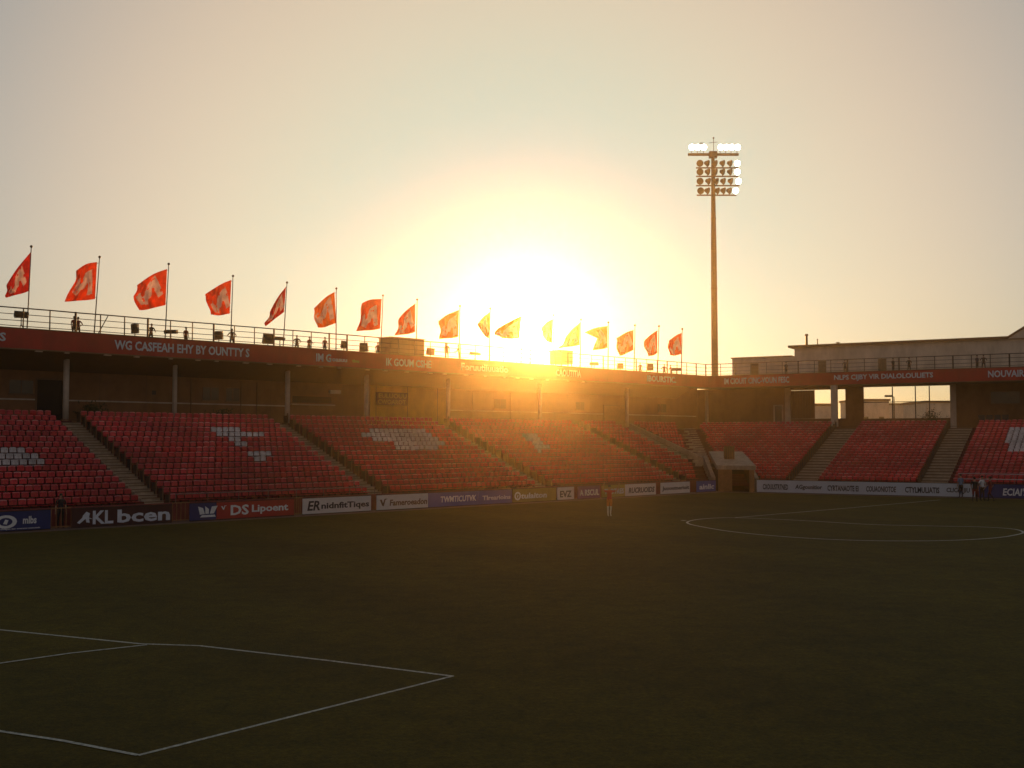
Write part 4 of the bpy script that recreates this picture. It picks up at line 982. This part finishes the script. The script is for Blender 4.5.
# floodlight projectors / loudspeakers on the deck
def projector(x, o, fr, lb, w=.75, h=.55, lift=.9, az=0.0):
    w, h, lift = w*1.25, h*1.2, lift+.42
    p = (onL if fr is L else onR)(x, 330, o); p.z = 11.9
    pr = thing('spotlight', lb, 'spotlight', p, 'spotlights on deck stands')
    m = MB(); 
    for a in range(3): t_ = a*2.094+.4; m.tube(p+V(.3*math.cos(t_), .3*math.sin(t_), 0), p+V(0,0,lift*.6), .025, n=6)
    m.tube(p+V(0,0,lift*.5), p+V(0,0,lift), .035, n=8); m.build('tripod', M_steel, pr)
    m = MB(); m.cbox(p+V(0,0,lift+h/2), w, .4, h, rz=az, tilt=.25); m.cbox(p+V(0,-.25,lift+h*.55), w*.85, .06, h*.8, rz=az, tilt=.25); m.build('lamp_body', M_black, pr)
    m = MB()
    for sx in (-1,1): m.bar(p+V(sx*(w/2+.03),0,lift), p+V(sx*(w/2+.03),0,lift+h*.6), .04)
    m.bar(p+V(-w/2-.05,0,lift), p+V(w/2+.05,0,lift), .04); m.build('yoke', M_steel, pr)
for x, o, w, h, lf, lb in ((21,15.6,.66,.34,.65,'flat dark spotlight by the first flagpole'),(135,15.8,.36,.55,.18,'bulky dark spotlight left of the third flagpole'),(171,15.8,.75,.2,.35,'low wide spotlight behind the third flag lettering'),
      (219,16,.45,.5,.2,'squat dark spotlight left of the fourth flagpole'),(268,16,.6,.65,.12,'big square spotlight left of the fifth flagpole'),(280,16.2,.6,.2,.5,'small flat spotlight at the fifth flagpole'),(344,16,.3,.5,.2,'narrow spotlight right of the sixth flagpole'),
      (364,16,.55,.6,.05,'square spotlight between sixth and seventh flagpoles'),(430.5,15.4,.5,.5,.1,'spotlight right against the deck cabin'),(475,16,.8,.2,.45,'flat spotlight left of the sun glare'),
      (594,16,.7,.25,.3,'spotlight left of the torn flag'),(620,16,.5,.5,.1,'spotlight right of the torn flag'),(650,16,.5,.6,.2,'spotlight left of the second last flagpole'),(676,16,.9,.25,.35,'wide spotlight before the last flagpole')):
    projector(x, o, L, lb, w, h, lf, angL*random.choice((0,1)))
# cabins on the deck
def cabin(x0, x1, ztop, o, lb, m_=None, legs=False):
    p0, p1 = onL(x0,350,o), onL(x1,350,o); w = (p1-p0).length; zb = 12.0 if not legs else 12.45; p0.z = zb
    c_ = thing('deck_cabin', lb, 'cabin', V(p0.x,p0.y,11.9))
    m = MB(); m.box(p0, uL*w*.98, nL*1.6, V(0,0,ztop-zb)); m.build('body', m_ or M_bldg, c_)
    m = MB(); m.box(p0-uL*.06-nL*.06+V(0,0,ztop-zb+.002), uL*(w*.98+.12), nL*1.72, V(0,0,.06)); m.build('lid', M_trim, c_)
    m = MB(); m.box(p0+uL*w*.52-nL*.012, uL*.05, nL*.01, V(0,0,ztop-zb)); m.build('seam', M_trim, c_)
    if legs:
        m = MB()
        for a in (.1, w*.98-.1):
            for b in (.1, 1.5): q = p0+uL*a+nL*b; m.bar(V(q.x,q.y,11.9), q, .1)
        m.build('legs', M_steel, c_)
M_cab = mat('tan_cabin_panel', (.26,.20,.13), .8, scale=1.5, var=.15)
cabin(390.5, 425, 13.62, 14.75, 'tan panelled cabin on the deck edge', M_cab)
cabin(561.5, 573, 13.75, 15.0, 'small boxy cabinet on legs right of the sun glare', M_cab, True)

# ------------------------------------------------------------------ shrubs, clutter
def shrub(p, w, h, lb, n=260):
    s_ = thing('potted_shrub', lb, 'shrub', p)
    m = MB(); m.tube(p, p+V(0,0,.35), .22, .3, 10); m.build('pot', M_trim, s_)
    m = MB()
    for i in range(6): a = random.uniform(0,5.98); m.tube(p+V(0,0,.3), p+V(math.cos(a)*w*.3, math.sin(a)*.2, h*.8), .02, .008, 5)
    m.build('stem', M_trim, s_)
    m = MB()
    for i in range(n):
        c_ = p+V(random.gauss(0,w*.24), random.gauss(0,.25), .35+abs(random.gauss(h*.4, h*.22))); a = V(random.gauss(0,1),random.gauss(0,1),random.gauss(0,1)).normalized(); b = a.orthogonal().normalized(); r = random.uniform(.05,.10)
        m.add([c_-a*r*1.6, c_+b*r*.6, c_+a*r*1.6, c_-b*r*.6], [(0,1,2,3)])
    m.build('foliage', M_leaf, s_)
q = onL(102, 410, 17.0); shrub(V(q.x-.5,q.y-.5,6.0), 1.6, 1.25, 'dark potted shrub at the left concourse wall, larger of a pair'); q = onL(92,410,17.0); shrub(V(q.x,q.y,6.0), 1.1, 1.0, 'dark potted shrub at the left concourse wall, smaller of a pair')
q = onR(930, 410, 25.2); shrub(V(q.x,q.y,6.0), 2.2, 2.0, 'dark bushy potted shrub in front of the sunset opening', 420)
q = onL(222, 410, 17.0); shrub(V(q.x,q.y,6.0), 1.6, 1.0, 'low dark shrub by the second concourse column')
for k, x in enumerate((982, 990, 998, 1006)):
    q = onR(x, 410, 24.5); q.z = 6.0
    c_ = thing('folding_chair', ['leftmost','second','third','rightmost'][k]+' dark folding chair stored under the right end window', 'chair', q, 'folding chairs under the dark window')
    m = MB(); m.cbox(q+V(0,0,.75), .6,.5,.05, rz=angR); m.build('seat', M_black, c_)
    m = MB(); m.cbox(q+V(.05,.28,1.1), .6,.05,.6, rz=angR, tilt=-.15); m.build('backrest', M_black, c_)
    for sx in (-.25,.25): m = MB(); m.bar(q+V(sx,-.2,0), q+V(sx,.25,.95), .04); m.bar(q+V(sx,.25,0), q+V(sx,-.2,.75), .04); m.build('leg', M_steel, c_)

# ------------------------------------------------------------------ beyond the stand: houses, lamp, seen through the openings
def house(x0, x1, ytop, D, lb, flat=True):
    a, b_ = at_depth(x0, ytop, D), at_depth(x1, ytop, D); h = a.z; w = b_.x-a.x
    h_ = thing('distant_building', lb, 'building', (a.x+w/2, D, 0), 'low buildings beyond the openings')
    m = MB(); m.box((a.x,D,0), (w,0,0), (0,14,0), (0,0,h)); m.build('wall', M_bldg, h_)
    m = MB(); m.box((a.x-.3,D-.3,h+.002), (w+.6,0,0), (0,14.6,0), (0,0,.5)); m.build('roof', M_trim, h_)
    k = max(2, int(w/4))
    for i in range(k):
        m = MB(); m.box((a.x+w*(i+.35)/k,D-.05,h*.62), (w*.3/k,0,0), (0,.045,0), (0,0,1.6)); m.build('window', M_glass, h_)
house(858, 889, 401, 260, 'low building at the left of the large sunset opening'); house(889.5, 925, 405, 300, 'lowest building in the middle of the large sunset opening'); house(926, 962, 403, 240, 'low building at the right of the large sunset opening')
house(800, 834, 406, 220, 'brown building seen through the narrow opening left of the column')
p = at_depth(894, 400, 175); sl = thing('street_lamp', 'street lamp seen through the large opening', 'street lamp', (p.x, 175, 0)); zt = at_depth(894,397,175).z
m = MB(); m.tube((p.x,175,0), (p.x,175,zt), .12, .08, 8); m.build('pole', M_steel, sl); m = MB(); m.bar((p.x,175,zt), (p.x-.9,175,zt+.2), .08); m.build('arm', M_steel, sl)
m = MB(); m.cbox((p.x-.9,175,zt+.15), 1.0,.5,.3); m.build('lamp_head', M_black, sl)

# ------------------------------------------------------------------ haze
hz = MB(); hz.box((-1510,-1510,-1.7), (3020,0,0), (0,3020,0), (0,0,1.7+43.5))
ho = hz.build('haze', bpy.data.materials.new('evening_haze')); hm = ho.data.materials[0]; hm.use_nodes = True
hn = hm.node_tree; hn.nodes.clear(); o_ = hn.nodes.new('ShaderNodeOutputMaterial'); pv_ = hn.nodes.new('ShaderNodeVolumePrincipled')
pv_.inputs['Color'].default_value = (.97,.81,.52,1); pv_.inputs['Density'].default_value = HAZE_DENSITY; pv_.inputs['Anisotropy'].default_value = HAZE_G
hn.links.new(pv_.outputs[0], o_.inputs['Volume']); hm.cycles.homogeneous_volume = True if hasattr(hm.cycles, 'homogeneous_volume') else None
tag(ho, kind='stuff')
for ob in list(C.objects):
    if ob.get('label') == '': del ob['label']
